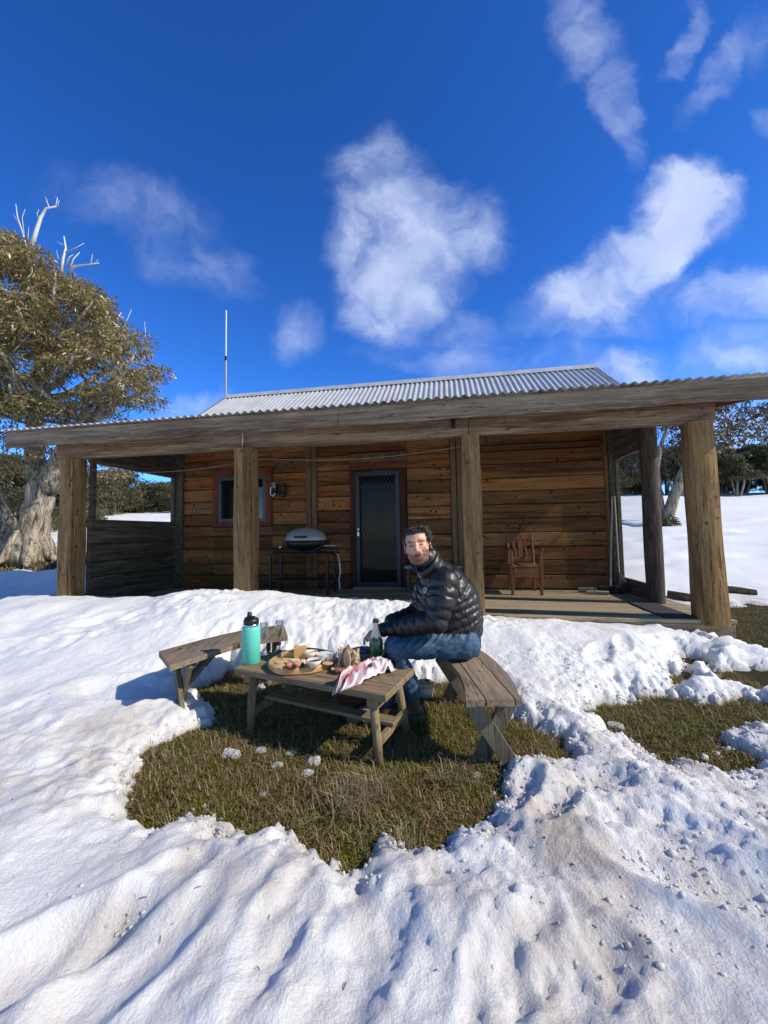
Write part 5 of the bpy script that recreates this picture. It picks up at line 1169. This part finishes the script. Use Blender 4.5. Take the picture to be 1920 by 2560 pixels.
# snow lumps left on the grass
rr = random.Random(15)
for i, (px, py, r, q, lab) in enumerate(((578, 1888, .045, .5, 'long snow lump in the table shade at the front left of the grass'), (652, 1875, .030, .6, 'small snow lump in the shade right of the long one'), (690, 1912, .030, .7, 'crumbled snow lump right of the long shaded one'),
        (785, 1900, .034, .8, 'rounded snow lump in the sun at the lit grass patch'), (770, 1932, .026, .8, 'small snow lump just in front of the rounded one'), (728, 1880, .026, .6, 'snow lump on the lit patch left of the rounded one'),
        (652, 1728, .030, 1.3, 'snow lump behind the left front table leg'), (712, 1722, .030, .8, 'snow lump under the back of the table'), (741, 1716, .018, .8, 'small snow lump under the middle of the table'),
        (656, 1985, .016, .9, 'tiny snow lump on the brown grass in front'), (1192, 1945, .024, .4, 'flat icy lump on the grass left of the trodden snow'), (868, 1838, .018, .6, 'tiny snow lump under the table beside the near leg'), (1004, 1808, .012, .8, 'tiny snow crumb right of the far table leg'),
        (1480, 1822, .05, .8, 'snow lump on the right grass patch, the largest there'), (1510, 1850, .035, .7, 'snow lump in front of the largest one on the right patch'), (1540, 1820, .04, .6, 'flat snow lump right of the largest one on the right patch'))):
    c = on(px, py, 0); b = MB()
    for k in range(5): b.ball((rr.uniform(-.5, .5) * r, rr.uniform(-.4, .4) * r, r * q * .3), (r * rr.uniform(.6, 1), r * rr.uniform(.5, .9), r * q * rr.uniform(.4, .9)), nz=.42, seed=i * 9 + k, n=12)
    o = b.build('snow_lump', M['snow']); o.location = (c.x, c.y, float(ground_z(np.array([c.x]), np.array([c.y]))[0])); setp(o, lab, 'snow lump', 'snow lumps on the grass')

# ------------------------------------------------------------------ the seated man
def remesh(parts, vox, smooth=6, fac=.5):
    b = MB()
    for q in parts: q(b)
    m = bpy.data.meshes.new('tmp'); m.from_pydata(b.v, [], b.f); o = bpy.data.objects.new('tmp', m); COL.objects.link(o)
    r = o.modifiers.new('r', 'REMESH'); r.mode = 'VOXEL'; r.voxel_size = vox
    s = o.modifiers.new('s', 'SMOOTH'); s.iterations = smooth; s.factor = fac
    bpy.context.view_layer.update(); e = o.evaluated_get(bpy.context.evaluated_depsgraph_get()); n = bpy.data.meshes.new_from_object(e)
    bpy.data.objects.remove(o); bpy.data.meshes.remove(m)
    n.polygons.foreach_set('use_smooth', [True] * len(n.polygons)); return n
def arr(m):
    a = np.empty(len(m.vertices) * 3, dtype=np.float32); m.vertices.foreach_get('co', a); nn = np.empty_like(a); m.vertices.foreach_get('normal', nn)
    return a.reshape(-1, 3).astype(float), nn.reshape(-1, 3).astype(float)
def setv(m, V): m.vertices.foreach_set('co', np.asarray(V, dtype=np.float32).ravel()); m.update()
def loft(P, ra, rb, ax, n=20):           # elliptical tube: ra along ax, rb across
    def f(b):
        V = []; F = []; N = len(P)
        for i in range(N):
            t = (Vector(P[min(i + 1, N - 1)]) - Vector(P[max(i - 1, 0)])).normalized(); x = (Vector(ax) - t * t.dot(Vector(ax))).normalized(); y = t.cross(x)
            for k in range(n): q = 2 * math.pi * k / n; V.append(Vector(P[i]) + x * math.cos(q) * ra[i] + y * math.sin(q) * rb[i])
        for i in range(N - 1):
            for k in range(n): a, c = i * n + k, i * n + (k + 1) % n; F.append((a, c, c + n, a + n))
        F += [tuple(range(n))[::-1], tuple(range((N - 1) * n, N * n))]; b.add(V, F)
        b.ball(P[0], min(ra[0], rb[0]) * .98, n=12); b.ball(P[-1], min(ra[-1], rb[-1]) * .98, n=12)
    return f
def limb(P, r, n=14):
    def f(b):
        b.tube(P, r, n)
        for p_, q in zip(P, r): b.ball(p_, q * .995, n=12)
    return f
def ell(c, r, Mx=None): return lambda b: b.ball(c, r, Mx, n=20)
def resamp(P, n):
    P = np.array([list(p_) for p_ in P]); d = np.concatenate([[0], np.cumsum(np.linalg.norm(np.diff(P, axis=0), axis=1))]); q = np.linspace(0, d[-1], n)
    return np.stack([np.interp(q, d, P[:, k]) for k in range(3)], 1)

def build_man():
    man = thing('person', 'smiling bearded man in a black puffer jacket and blue trousers seated on the right bench', 'person', (.53, 2.70, .0))
    A = lambda x, y, d: at(x, y, d)
    dep = Vector((0, 1, 0))
    # --- joints
    hipN, hipF = A(1160, 1606, 2.60), A(1150, 1600, 2.84)
    knN, anN = A(992, 1622, 2.50), A(1027, 1728, 2.62)
    knF, anF = A(985, 1612, 2.78), A(962, 1748, 2.66)
    T = [A(1146, 1592, 2.72), A(1126, 1545, 2.70), A(1112, 1490, 2.66), A(1100, 1446, 2.62), A(1082, 1420, 2.57), A(1066, 1400, 2.54)]
    shN, elN, wrN = A(1112, 1455, 2.44), A(1090, 1552, 2.42), A(953, 1575, 2.585)
    shF, elF, wrF = A(1070, 1462, 2.80), A(1042, 1536, 2.84), A(976, 1553, 2.70)
    # --- head frame
    C = A(1044, 1367, 2.50); yw = R(9); U = Vector((-.155, .05, 1)).normalized(); Fw = Vector((-math.sin(yw), -math.cos(yw), -.03)); Fw = (Fw - U * Fw.dot(U)).normalized(); Rt = U.cross(Fw) * -1
    if Rt.x < 0: Rt = -Rt
    H = lambda a, b, c: C + Rt * a + U * b + Fw * c
    B3 = Matrix((Rt, Fw, U)).transposed()
    S = 1.06
    def he(a, b, c, ra, rb_, rc): return ell(H(a * S, b * S, c * S), (ra * S, rc * S, rb_ * S), B3)
    def ht(P, r): return limb([H(*[q * S for q in p_]) for p_ in P], [q * S for q in r], 10)
    head = [he(0, .036, -.012, .080, .082, .098), he(0, -.010, .030, .070, .072, .064), he(0, -.045, .028, .068, .050, .062), he(0, -.072, .040, .058, .036, .046), he(0, -.090, .060, .031, .019, .021),
            ht([(0, .022, .088), (0, .0, .100), (0, -.020, .113)], [.009, .011, .0135]), he(.014, -.026, .098, .010, .008, .011), he(-.014, -.026, .098, .010, .008, .011), he(0, -.022, .112, .012, .010, .011),
            ht([(-.052, .032, .064), (-.028, .037, .079), (0, .034, .084), (.028, .037, .079), (.052, .032, .064)], [.009, .010, .009, .010, .009]),
            he(.040, -.016, .056, .030, .026, .026), he(-.040, -.016, .056, .030, .026, .026),
            ht([(-.026, -.056, .084), (-.012, -.057, .094), (0, -.058, .097), (.012, -.057, .094), (.026, -.056, .084)], [.003, .0045, .005, .0045, .003]),
            ht([(-.022, -.060, .084), (0, -.067, .094), (.022, -.060, .084)], [.004, .0055, .004]),
            he(.031, .010, .074, .017, .010, .012), he(-.031, .010, .074, .017, .010, .012)]
    for s in (-1, 1):
        Mx = B3 @ Matrix.Rotation(s * R(-14), 3, 'Z'); head.append(ell(H(s * .080 * S, .000, -.014), (.009, .021, .031), Mx)); head.append(ell(H(s * .081 * S, -.022, -.002), (.009, .011, .014), Mx))
    neck = [limb([H(0, -.05, -.02), A(1066, 1408, 2.55), A(1085, 1432, 2.60)], [.056, .052, .05])]
    # --- hands: palm plus four fingers and a thumb, curled round each other below the bottle neck
    def hand(w, d, side, curl=1.0, sc_=1.0):
        d = Vector(d).normalized(); up = Vector((0, -.25 * side, 1)); up = (up - d * d.dot(up)).normalized(); ac = d.cross(up) * side      # ac: across the knuckles
        L = []; pc = w + d * .048 * sc_
        L.append(loft([w, w + d * .03 * sc_, w + d * .065 * sc_, w + d * .088 * sc_], [.024, .033, .039, .038], [.020, .016, .015, .012], ac, 14))
        for k, ln in enumerate((.068, .078, .072, .056)):
            o = w + d * (.086 - .004 * abs(k - 1)) * sc_ + ac * (k - 1.5) * .0195; seg = [o]; ang = R(28 + 6 * k) * curl; q = o
            for j, f in enumerate((.45, .32, .23)):
                dd = d * math.cos(ang * (j + .6)) - up * math.sin(ang * (j + .6)) + ac * (k - 1.5) * .03; q = q + dd * ln * f; seg.append(q)
            L.append(limb(seg, [.0092, .0086, .0078, .0066], 8))
        th = w + d * .025 - ac * .030; L.append(limb([th, th + d * .030 - ac * .016 - up * .006, th + d * .056 - ac * .012 - up * .018, th + d * .074 - up * .026], [.0125, .0115, .0098, .008], 8))
        return L
    dN = A(921, 1586, 2.60) - wrN; dF = A(926, 1588, 2.68) - wrF
    hands = hand(wrN + dN * .05, dN, 1, 1.0) + hand(wrF + dF * .15, dF, -1, 1.1)
    body = head + neck + hands + [loft([p_ for p_ in T[:5]], [.12, .14, .15, .11, .06], [.09, .11, .11, .08, .055], dep, 18),
        limb([shN + dep * .03, elN, wrN, wrN + dN * .08], [.055, .045, .028, .025]), limb([shF, elF, wrF, wrF + dF * .18], [.055, .045, .028, .025]),
        limb([hipN, knN, anN], [.075, .052, .034]), limb([hipF, knF, anF], [.075, .052, .034]), limb([anN, anN + Vector((-.06, 0, -.05))], [.032, .025]), limb([anF, anF + Vector((-.07, -.03, -.05))], [.032, .025]), ell(T[0], (.12, .13, .09))]
    m = remesh(body, .0034, 9, .5); V, N = arr(m)
    L = V - np.array(C); a = L @ np.array(Rt) / S; bb = L @ np.array(U) / S; c = L @ np.array(Fw) / S
    face = (c > .02) & (bb > -.15) & (bb < .14) & (np.abs(a) < .1)
    dsp = np.zeros(len(V))
    for s in (-1, 1):
        dsp -= .0045 * np.exp(-(((a - s * .031) / .017) ** 2 + ((bb - .021) / .007) ** 2)) * face
        dsp -= .0040 * np.exp(-(((a - s * .031) / .018) ** 2 + ((bb - .009) / .0022) ** 2)) * face          # squinting lid line
        dsp -= .0045 * np.exp(-(((a - s * (.030 + .1 * (-.02 - bb))) / .006) ** 2 + ((bb + .036) / .016) ** 2)) * face      # smile folds
        dsp -= .004 * np.exp(-(((a - s * .0085) / .004) ** 2 + ((bb + .034) / .004) ** 2)) * (c > .09)       # nostrils
        dsp -= .006 * np.exp(-(((np.abs(a) - .086) / .006) ** 2 + ((bb - .004) / .016) ** 2)) * (np.abs(c + .012) < .02)
    dsp -= .0045 * np.exp(-(((a) / .034) ** 4 + ((bb + .0615 - 7 * a * a) / .0024) ** 2)) * (c > .06)         # mouth line
    setv(m, V + N * dsp[:, None])
    nz = fbm(a * 60 + 7, bb * 60 + c * 40, 3, 71); nz2 = fbm(a * 300, bb * 300 + c * 200, 2, 73)
    skin = np.array([.66, .355, .235]); col = np.tile(skin, (len(V), 1)) * (1 + .07 * nz[:, None])
    def blend(w, cc): nonlocal col; w = np.clip(w, 0, 1)[:, None]; col = col * (1 - w) + np.array(cc) * w
    hd = (bb > -.16) & (np.abs(a) < .12) & (np.abs(c) < .14)
    for s in (-1, 1): blend(.45 * np.exp(-(((a - s * .042) / .022) ** 2 + ((bb + .014) / .018) ** 2)) * face, (.58, .22, .17))
    blend(.5 * np.exp(-((a / .014) ** 2 + ((bb + .02) / .014) ** 2)) * (c > .09), (.62, .25, .19)); blend(.5 * (np.abs(a) > .083) * hd, (.62, .24, .18))
    jaw = sstep(-.030, -.050, bb - .55 * np.clip(np.abs(a) - .035, 0, .05)) * hd * (c > -.03); mo = np.exp(-((a / .030) ** 4 + ((bb + .047) / .0075) ** 2)) * (c > .05)
    blend((.84 + .2 * nz2) * jaw * (1 - .85 * np.exp(-((a / .034) ** 4 + ((bb + .040) / .010) ** 4))), (.125, .042, .015)); blend((1.1 + .2 * nz2) * mo, (.070, .022, .011))
    side = sstep(.030, -.04, bb) * sstep(.058, .068, np.abs(a)) * hd * (c > -.015) * (c < .05) * (np.abs(a) < .082); blend(.85 * side, (.12, .052, .024))
    blend(.9 * np.exp(-((a / .033) ** 4 + ((bb + .0615 - 7 * a * a) / .0030) ** 2)) * (c > .05), (.10, .028, .025)); blend(.5 * np.exp(-((a / .020) ** 4 + ((bb + .0675 - 5 * a * a) / .0032) ** 2)) * (c > .07), (.52, .21, .17))
    for s in (-1, 1):
        blend((.85 + .2 * nz2) * np.exp(-(((a - s * .033) / .018) ** 4 + ((bb - .035 + .12 * np.abs(a - s * .030)) / .0060) ** 2)) * face, (.045, .020, .012))
        blend(.92 * np.exp(-(((a - s * .031) / .0135) ** 4 + ((bb - .0095 + 3.0 * (a - s * .031) ** 2) / .0042) ** 2)) * face, (.012, .007, .006))
        blend(.5 * np.exp(-(((a - s * .031) / .017) ** 4 + ((bb - .021) / .006) ** 2)) * face, (.42, .19, .13))
    blend(.8 * (dsp < -.0025) * (c > .09) * (bb > -.04) * (bb < -.028), (.25, .08, .06))
    for (w0, d0) in ((wrN, dN), (wrF, dF)):
        q = np.linalg.norm(V - np.array(w0 + Vector(d0).normalized() * .07), axis=1) < .1; blend(.35 * q, (.50, .23, .17))
    at_ = m.color_attributes.new('skin', 'FLOAT_COLOR', 'POINT'); at_.data.foreach_set('color', np.concatenate([np.clip(col, 0, 1), np.ones((len(V), 1))], 1).astype(np.float32).ravel())
    mt, Tn, bs = principled('skin'); ac_ = Tn.new('ShaderNodeAttribute', attribute_name='skin'); Tn.l.new(ac_.outputs[0], bs.inputs['Base Color']); bs.inputs['Roughness'].default_value = .48; bs.inputs['Subsurface Weight'].default_value = .08
    bs.inputs['Subsurface Radius'].default_value = (.012, .005, .003); m.materials.append(mt)
    org = np.array(man.location); V2, _ = arr(m); setv(m, V2 - org); link('body', m, man)
    # --- hair: swept cap of many short locks over a scalp shell
    hb = []
    shell = [he(0, .054, -.026, .083, .074, .098), he(0, .02, -.052, .079, .078, .062), he(0, .085, .024, .060, .026, .049), he(.066, .048, .008, .017, .034, .036), he(-.066, .048, .008, .017, .034, .036), he(.004, .100, .030, .046, .018, .034)]
    def locks(b):
        rr = random.Random(31)
        for i in range(1100):
            u = rr.uniform(-1, 1); q = rr.uniform(-.15, 1.0); front = max(0, (q - .55) / .45)
            a0 = u * .074; c0 = .074 - .15 * (1 - q) - abs(u) * .028; b0 = .074 + .038 * math.sqrt(max(0, 1 - u * u)) * (1 - (c0 / .14) ** 2) - .014 * (c0 > .06)
            if abs(u) > .8: b0 -= rr.uniform(0, .07)
            L_ = rr.uniform(.020, .034) * (1 + .55 * front); up_ = .10 + .40 * front * rr.uniform(.4, 1.1); lean = .30 + .45 * rr.random()
            P = [H(a0 * S, (b0 - .014) * S, c0 * S), H((a0 + L_ * lean * .4 + .003 * u) * S, (b0 + L_ * up_ * .6) * S, (c0 + .006 * front - .002) * S), H((a0 + L_ * lean * 1.1 + .006 * u) * S, (b0 + L_ * up_) * S, (c0 - L_ * (.75 - .2 * front)) * S)]
            b.tube(P, [.0026, .0024, .0007], 4)
        for i in range(60):
            s = rr.choice((-1, 1)); P = [H(s * .076 * S, rr.uniform(.03, .075) * S, rr.uniform(-.05, .03) * S)]; P.append(P[0] + Rt * s * .006 - U * .012 - Fw * .012); P.append(P[1] - U * .010 - Fw * .014 + Rt * s * .001); b.tube(P, [.005, .004, .001], 5)
    hm = remesh(shell, .004, 4); V, N = arr(hm); L = V - np.array(C); a = L @ np.array(Rt) / S; bb = L @ np.array(U) / S; c = L @ np.array(Fw) / S
    setv(hm, V + N * (.0035 * np.sin(a * 420 + 3 * np.sin(c * 60)) * np.clip(bb * 12, .3, 1))[:, None] - org)
    M['hair'] = plain('dark_brown_hair', (.028, .019, .013), .42, spec=.6, var=.5, scale=120); hm.materials.append(M['hair']); ho = link('hair', hm, man)
    lb = MB(); locks(lb); lb.build('hair_locks', M['hair'], ho, smooth=True).matrix_parent_inverse = Matrix.Translation(-Vector(org)); 
    # --- jacket
    P_t = [A(1150, 1600, 2.73), A(1142, 1580, 2.72), A(1128, 1548, 2.70), A(1119, 1515, 2.68), A(1111, 1482, 2.66), A(1100, 1452, 2.63), A(1087, 1428, 2.60), A(1074, 1410, 2.565), A(1068, 1396, 2.55)]
    rd = [.175, .185, .195, .20, .20, .175, .115, .082, .080]; rx = [.170, .190, .222, .222, .206, .160, .104, .080, .080]
    aN = [shN + Vector((0, .02, .0)), A(1104, 1500, 2.42), elN, A(1040, 1560, 2.47), A(990, 1571, 2.55), wrN + Vector((.006, 0, 0))]; rN = [.095, .088, .080, .068, .052, .042]
    aF = [shF, A(1056, 1500, 2.84), elF, A(1008, 1546, 2.77), wrF]; rF = [.092, .086, .076, .060, .044]
    jm = remesh([loft(P_t, rd, rx, dep, 28), limb(aN, rN, 16), limb(aF, rF, 16), limb([shN + dep * .04, P_t[5], shF], [.09, .10, .09])], .0072, 8); V, N = arr(jm)
    tp_, an_, af_ = resamp(P_t, 60), resamp(aN, 50), resamp(aF, 50)
    def near(Q, rad):
        d = np.linalg.norm(V[:, None, :] - Q[None], axis=2); i = d.argmin(1); return d[np.arange(len(V)), i] / np.interp(i, np.linspace(0, len(Q) - 1, len(rad)), rad), i / (len(Q) - 1)
    d0, t0 = near(tp_, rx); d1, t1 = near(an_, rN); d2, t2 = near(af_, rF)
    lt = np.linalg.norm(np.diff(tp_, axis=0), axis=1).sum(); la = np.linalg.norm(np.diff(an_, axis=0), axis=1).sum(); lf = np.linalg.norm(np.diff(af_, axis=0), axis=1).sum()
    which = np.argmin(np.stack([d0, d1, d2]), 0); s = np.choose(which, [t0 * lt / .058, t1 * la / .062 + .3, t2 * lf / .062])
    s = s + .22 * fbm(V[:, 0] * 7, V[:, 2] * 7 + V[:, 1] * 5, 2, 81)
    puff = np.abs(np.sin(np.pi * s)) ** .55
    wr = fbm(V[:, 0] * 28 + V[:, 1] * 11, V[:, 2] * 28 - V[:, 1] * 17, 3, 83)
    hemd = sstep(.10, .0, t0) * (which == 0)
    dsp = .0145 * (puff - .62) + .0022 * wr * (1 + .8 * (which == 0)) - .012 * hemd
    V = V + N * dsp[:, None]; setv(jm, V - org)
    mt, Tn, bs = principled('black_nylon'); bs.inputs['Base Color'].default_value = (.0085, .0082, .0095, 1); bs.inputs['Roughness'].default_value = .42; bs.inputs['Specular IOR Level'].default_value = .55
    tc = Tn.new('ShaderNodeTexCoord').outputs['Object']; bp = Tn.new('ShaderNodeBump', i_Strength=.28, i_Distance=.01, i_Height=Tn.noise(tc, 26, 6, .62, .8)); Tn.l.new(bp.outputs[0], bs.inputs['Normal'])
    jm.materials.append(mt); jk = link('jacket', jm, man); M['nylon'] = mt
    # collar with its lighter ribbed lining
    def cring(r, z0, z1, n=40, flare=.0, open_=0):
        V = []; F = []; c0 = A(1071, 1414, 2.56); ax = (A(1057, 1386, 2.53) - A(1086, 1430, 2.60)).normalized(); x = Vector((-.75, -.66, 0)); x = (x - ax * ax.dot(x)).normalized(); y = ax.cross(x)
        for zz, rr_ in ((z0, r * 1.06), ((z0 + z1) / 2, r), (z1, r * (1 + flare)), (z1 - .002, r * (1 + flare) - .010), ((z0 + z1) / 2, r - .014), (z0, r - .012)):
            for k in range(n):
                q = 2 * math.pi * k / n; dz = -.030 * max(0, math.cos(q)) ** 2 if zz > z0 + .01 else 0
                V.append(c0 + ax * (zz + dz) + (x * math.cos(q) + y * math.sin(q)) * rr_ * (1 + .012 * math.sin(k * 2.5)))
        for i in range(5):
            for k in range(n): a_, c_ = i * n + k, i * n + (k + 1) % n; F.append((a_, c_, c_ + n, a_ + n))
        return V, F
    V, F = cring(.090, -.03, .062, flare=.08); MB().add(V, F).build('collar', M['nylon'], man, smooth=True, world=True)
    M['lining'] = plain('grey_lining', (.12, .13, .13), .45, var=.8, scale=160, bump=.5)
    V, F = cring(.080, -.02, .056, flare=.10); MB().add(V, F).build('collar_lining', M['lining'], man, smooth=True, world=True)
    # round chest emblem, laid on the jacket where it faces the viewer
    bpy.context.view_layer.update(); e0 = Vector((0, 0, CH))
    def surf(px, py):
        h_, p_, n_, _ = jk.ray_cast(e0 - Vector(org), ray(px, py).normalized()); return p_ + n_ * .003 if h_ else None
    zp = [q for q in (surf(1043 - .25 * abs(k - 7), 1452 + 6 * k) for k in range(14)) if q is not None]
    if len(zp) > 3: MB().tube(zp, .0035, 5).build('zip', M['mesh_metal'], man)
    ed = ray(1064, 1474); loc_o = e0 - Vector(org); hit, hp_, hn_, _ = jk.ray_cast(loc_o, ed.normalized())
    if hit:
        zc = hn_.normalized(); zc = (zc + Vector((0, -.6, .1))).normalized(); xc = Vector((0, 0, 1)).cross(zc).normalized(); yc = zc.cross(xc); pc = hp_ - ed.normalized() * .022 + zc * .006
        b = MB()
        def ring(r0, r1, a0, a1, o=(0, 0), n=26):
            V = []; F = []
            for i in range(n + 1):
                q = a0 + (a1 - a0) * i / n
                for r in (r0, r1): V.append(pc + xc * (o[0] + r * math.cos(q)) + yc * (o[1] + r * math.sin(q)))
            b.add(V, [(2 * i, 2 * i + 1, 2 * i + 3, 2 * i + 2) for i in range(n)])
        ring(.0115, .0145, 0, 6.283); ring(.0, .003, 0, 6.283, (.001, -.001)); ring(.0055, .0080, -.4, 2.6, (.0, -.001)); ring(.012, .014, 3.6, 5.8, (0, -.006)); ring(.009, .0115, 3.9, 5.5, (0, -.013))
        b.build('emblem', M['white'], man)
    # cuff
    for w0, d0, r in ((wrN, dN, .034), (wrF, dF, .033)):
        d_ = Vector(d0).normalized(); MB().tube([w0 - d_ * .012, w0 + d_ * .012], r, 14).build('cuff', M['lining'], man, smooth=True, world=True)
    # --- trousers
    def leg(h, k, a_, r):
        mid = h.lerp(k, .5) + Vector((0, 0, .004)); m2 = k.lerp(a_, .5) + Vector((-.012, 0, 0)); return limb([h, mid, k, m2, a_, a_ + (a_ - k).normalized() * .01], r, 18)
    tm = remesh([leg(hipN, knN + Vector((.004, 0, .004)), anN, [.108, .092, .080, .070, .066, .066]), leg(hipF, knF, anF, [.108, .092, .078, .070, .068, .068]), loft([A(1160, 1618, 2.72), A(1150, 1590, 2.72), A(1140, 1572, 2.71)], [.19, .18, .17], [.115, .135, .14], dep, 22)], .0068, 7)
    V, N = arr(tm)
    u = (V[:, 0] - .3) * .8 - (V[:, 2] - .45) * 1.0; v_ = (V[:, 0] - .3) * .6 + (V[:, 2] - .45) * .8
    fold = 1 - 2 * np.abs(fbm(u * 26 + 2 * V[:, 1], v_ * 5, 3, 91)); big = fbm(V[:, 0] * 9, V[:, 2] * 11 + V[:, 1] * 7, 3, 93)
    V = V + N * (.0065 * fold + .008 * big)[:, None]; V[:, 2] = np.maximum(V[:, 2], np.where((V[:, 0] > .42), rbz + .004, V[:, 2])); setv(tm, V - org)
    mt, Tn, bs = principled('blue_trousers'); tc = Tn.new('ShaderNodeTexCoord').outputs['Object']; c_ = Tn.ramp(Tn.noise(tc, 9, 5, .6), [(.35, (.020, .052, .098)), (.65, (.050, .112, .195))]); Tn.l.new(c_, bs.inputs['Base Color'])
    bs.inputs['Roughness'].default_value = .55; bs.inputs['Specular IOR Level'].default_value = .4; bp = Tn.new('ShaderNodeBump', i_Strength=.35, i_Distance=.01, i_Height=Tn.noise(tc, 40, 6, .6, 1.0)); Tn.l.new(bp.outputs[0], bs.inputs['Normal']); tm.materials.append(mt)
    link('trousers', tm, man)
    # --- boots
    M['boot'] = plain('brown_leather', (.075, .042, .028), .5, var=.35, scale=40, bump=.3); M['boot2'] = plain('grey_suede', (.20, .17, .14), .8, var=.3, scale=40, bump=.3)
    for nm, a_, toe, mat in (('boot', anN, Vector((-.20, -.05, 0)), M['boot']), ('boot', anF, Vector((-.23, -.09, 0)), M['boot2'])):
        fx = Vector((a_.x, a_.y, 0)); t_ = toe.normalized(); L = toe.length
        def bt(b, fx=fx, t_=t_, L=L, a_=a_):
            limb([Vector((a_.x, a_.y, a_.z + .03)), Vector((a_.x, a_.y, .075)) - t_ * .01], [.054, .050])(b); limb([fx - t_ * .045 + Vector((0, 0, .045)), fx + t_ * L * .45 + Vector((0, 0, .050)), fx + t_ * L * .85 + Vector((0, 0, .038))], [.044, .047, .040])(b)
            b.box(fx + t_ * L * .38 + Vector((0, 0, .014)), (L + .10, .088, .024), Matrix.Rotation(math.atan2(t_.y, t_.x), 3, 'Z'), bev=.01)
        bmesh_ = remesh([bt], .006, 5); bmesh_.materials.append(mat); V, _ = arr(bmesh_); V[:, 2] = np.maximum(V[:, 2], -.004); setv(bmesh_, V - org); bo_ = link(nm, bmesh_, man)
        MB().box(fx + t_ * L * .38 + Vector((0, 0, .006)), (L + .115, .096, .020), Matrix.Rotation(math.atan2(t_.y, t_.x), 3, 'Z'), bev=.008).build('sole', M['rubber'], bo_).matrix_parent_inverse = Matrix.Translation(-Vector(org))
        b = MB()
        for k in range(4):
            q = fx + t_ * (.02 + .022 * k) + Vector((0, 0, .100 - .012 * k)); sd_ = Vector((-t_.y, t_.x, 0)); b.tube([q - sd_ * .030, q + Vector((0, 0, .008)), q + sd_ * .030], .0028, 4)
        b.build('laces', M['rope'], bo_).matrix_parent_inverse = Matrix.Translation(-Vector(org))
build_man()
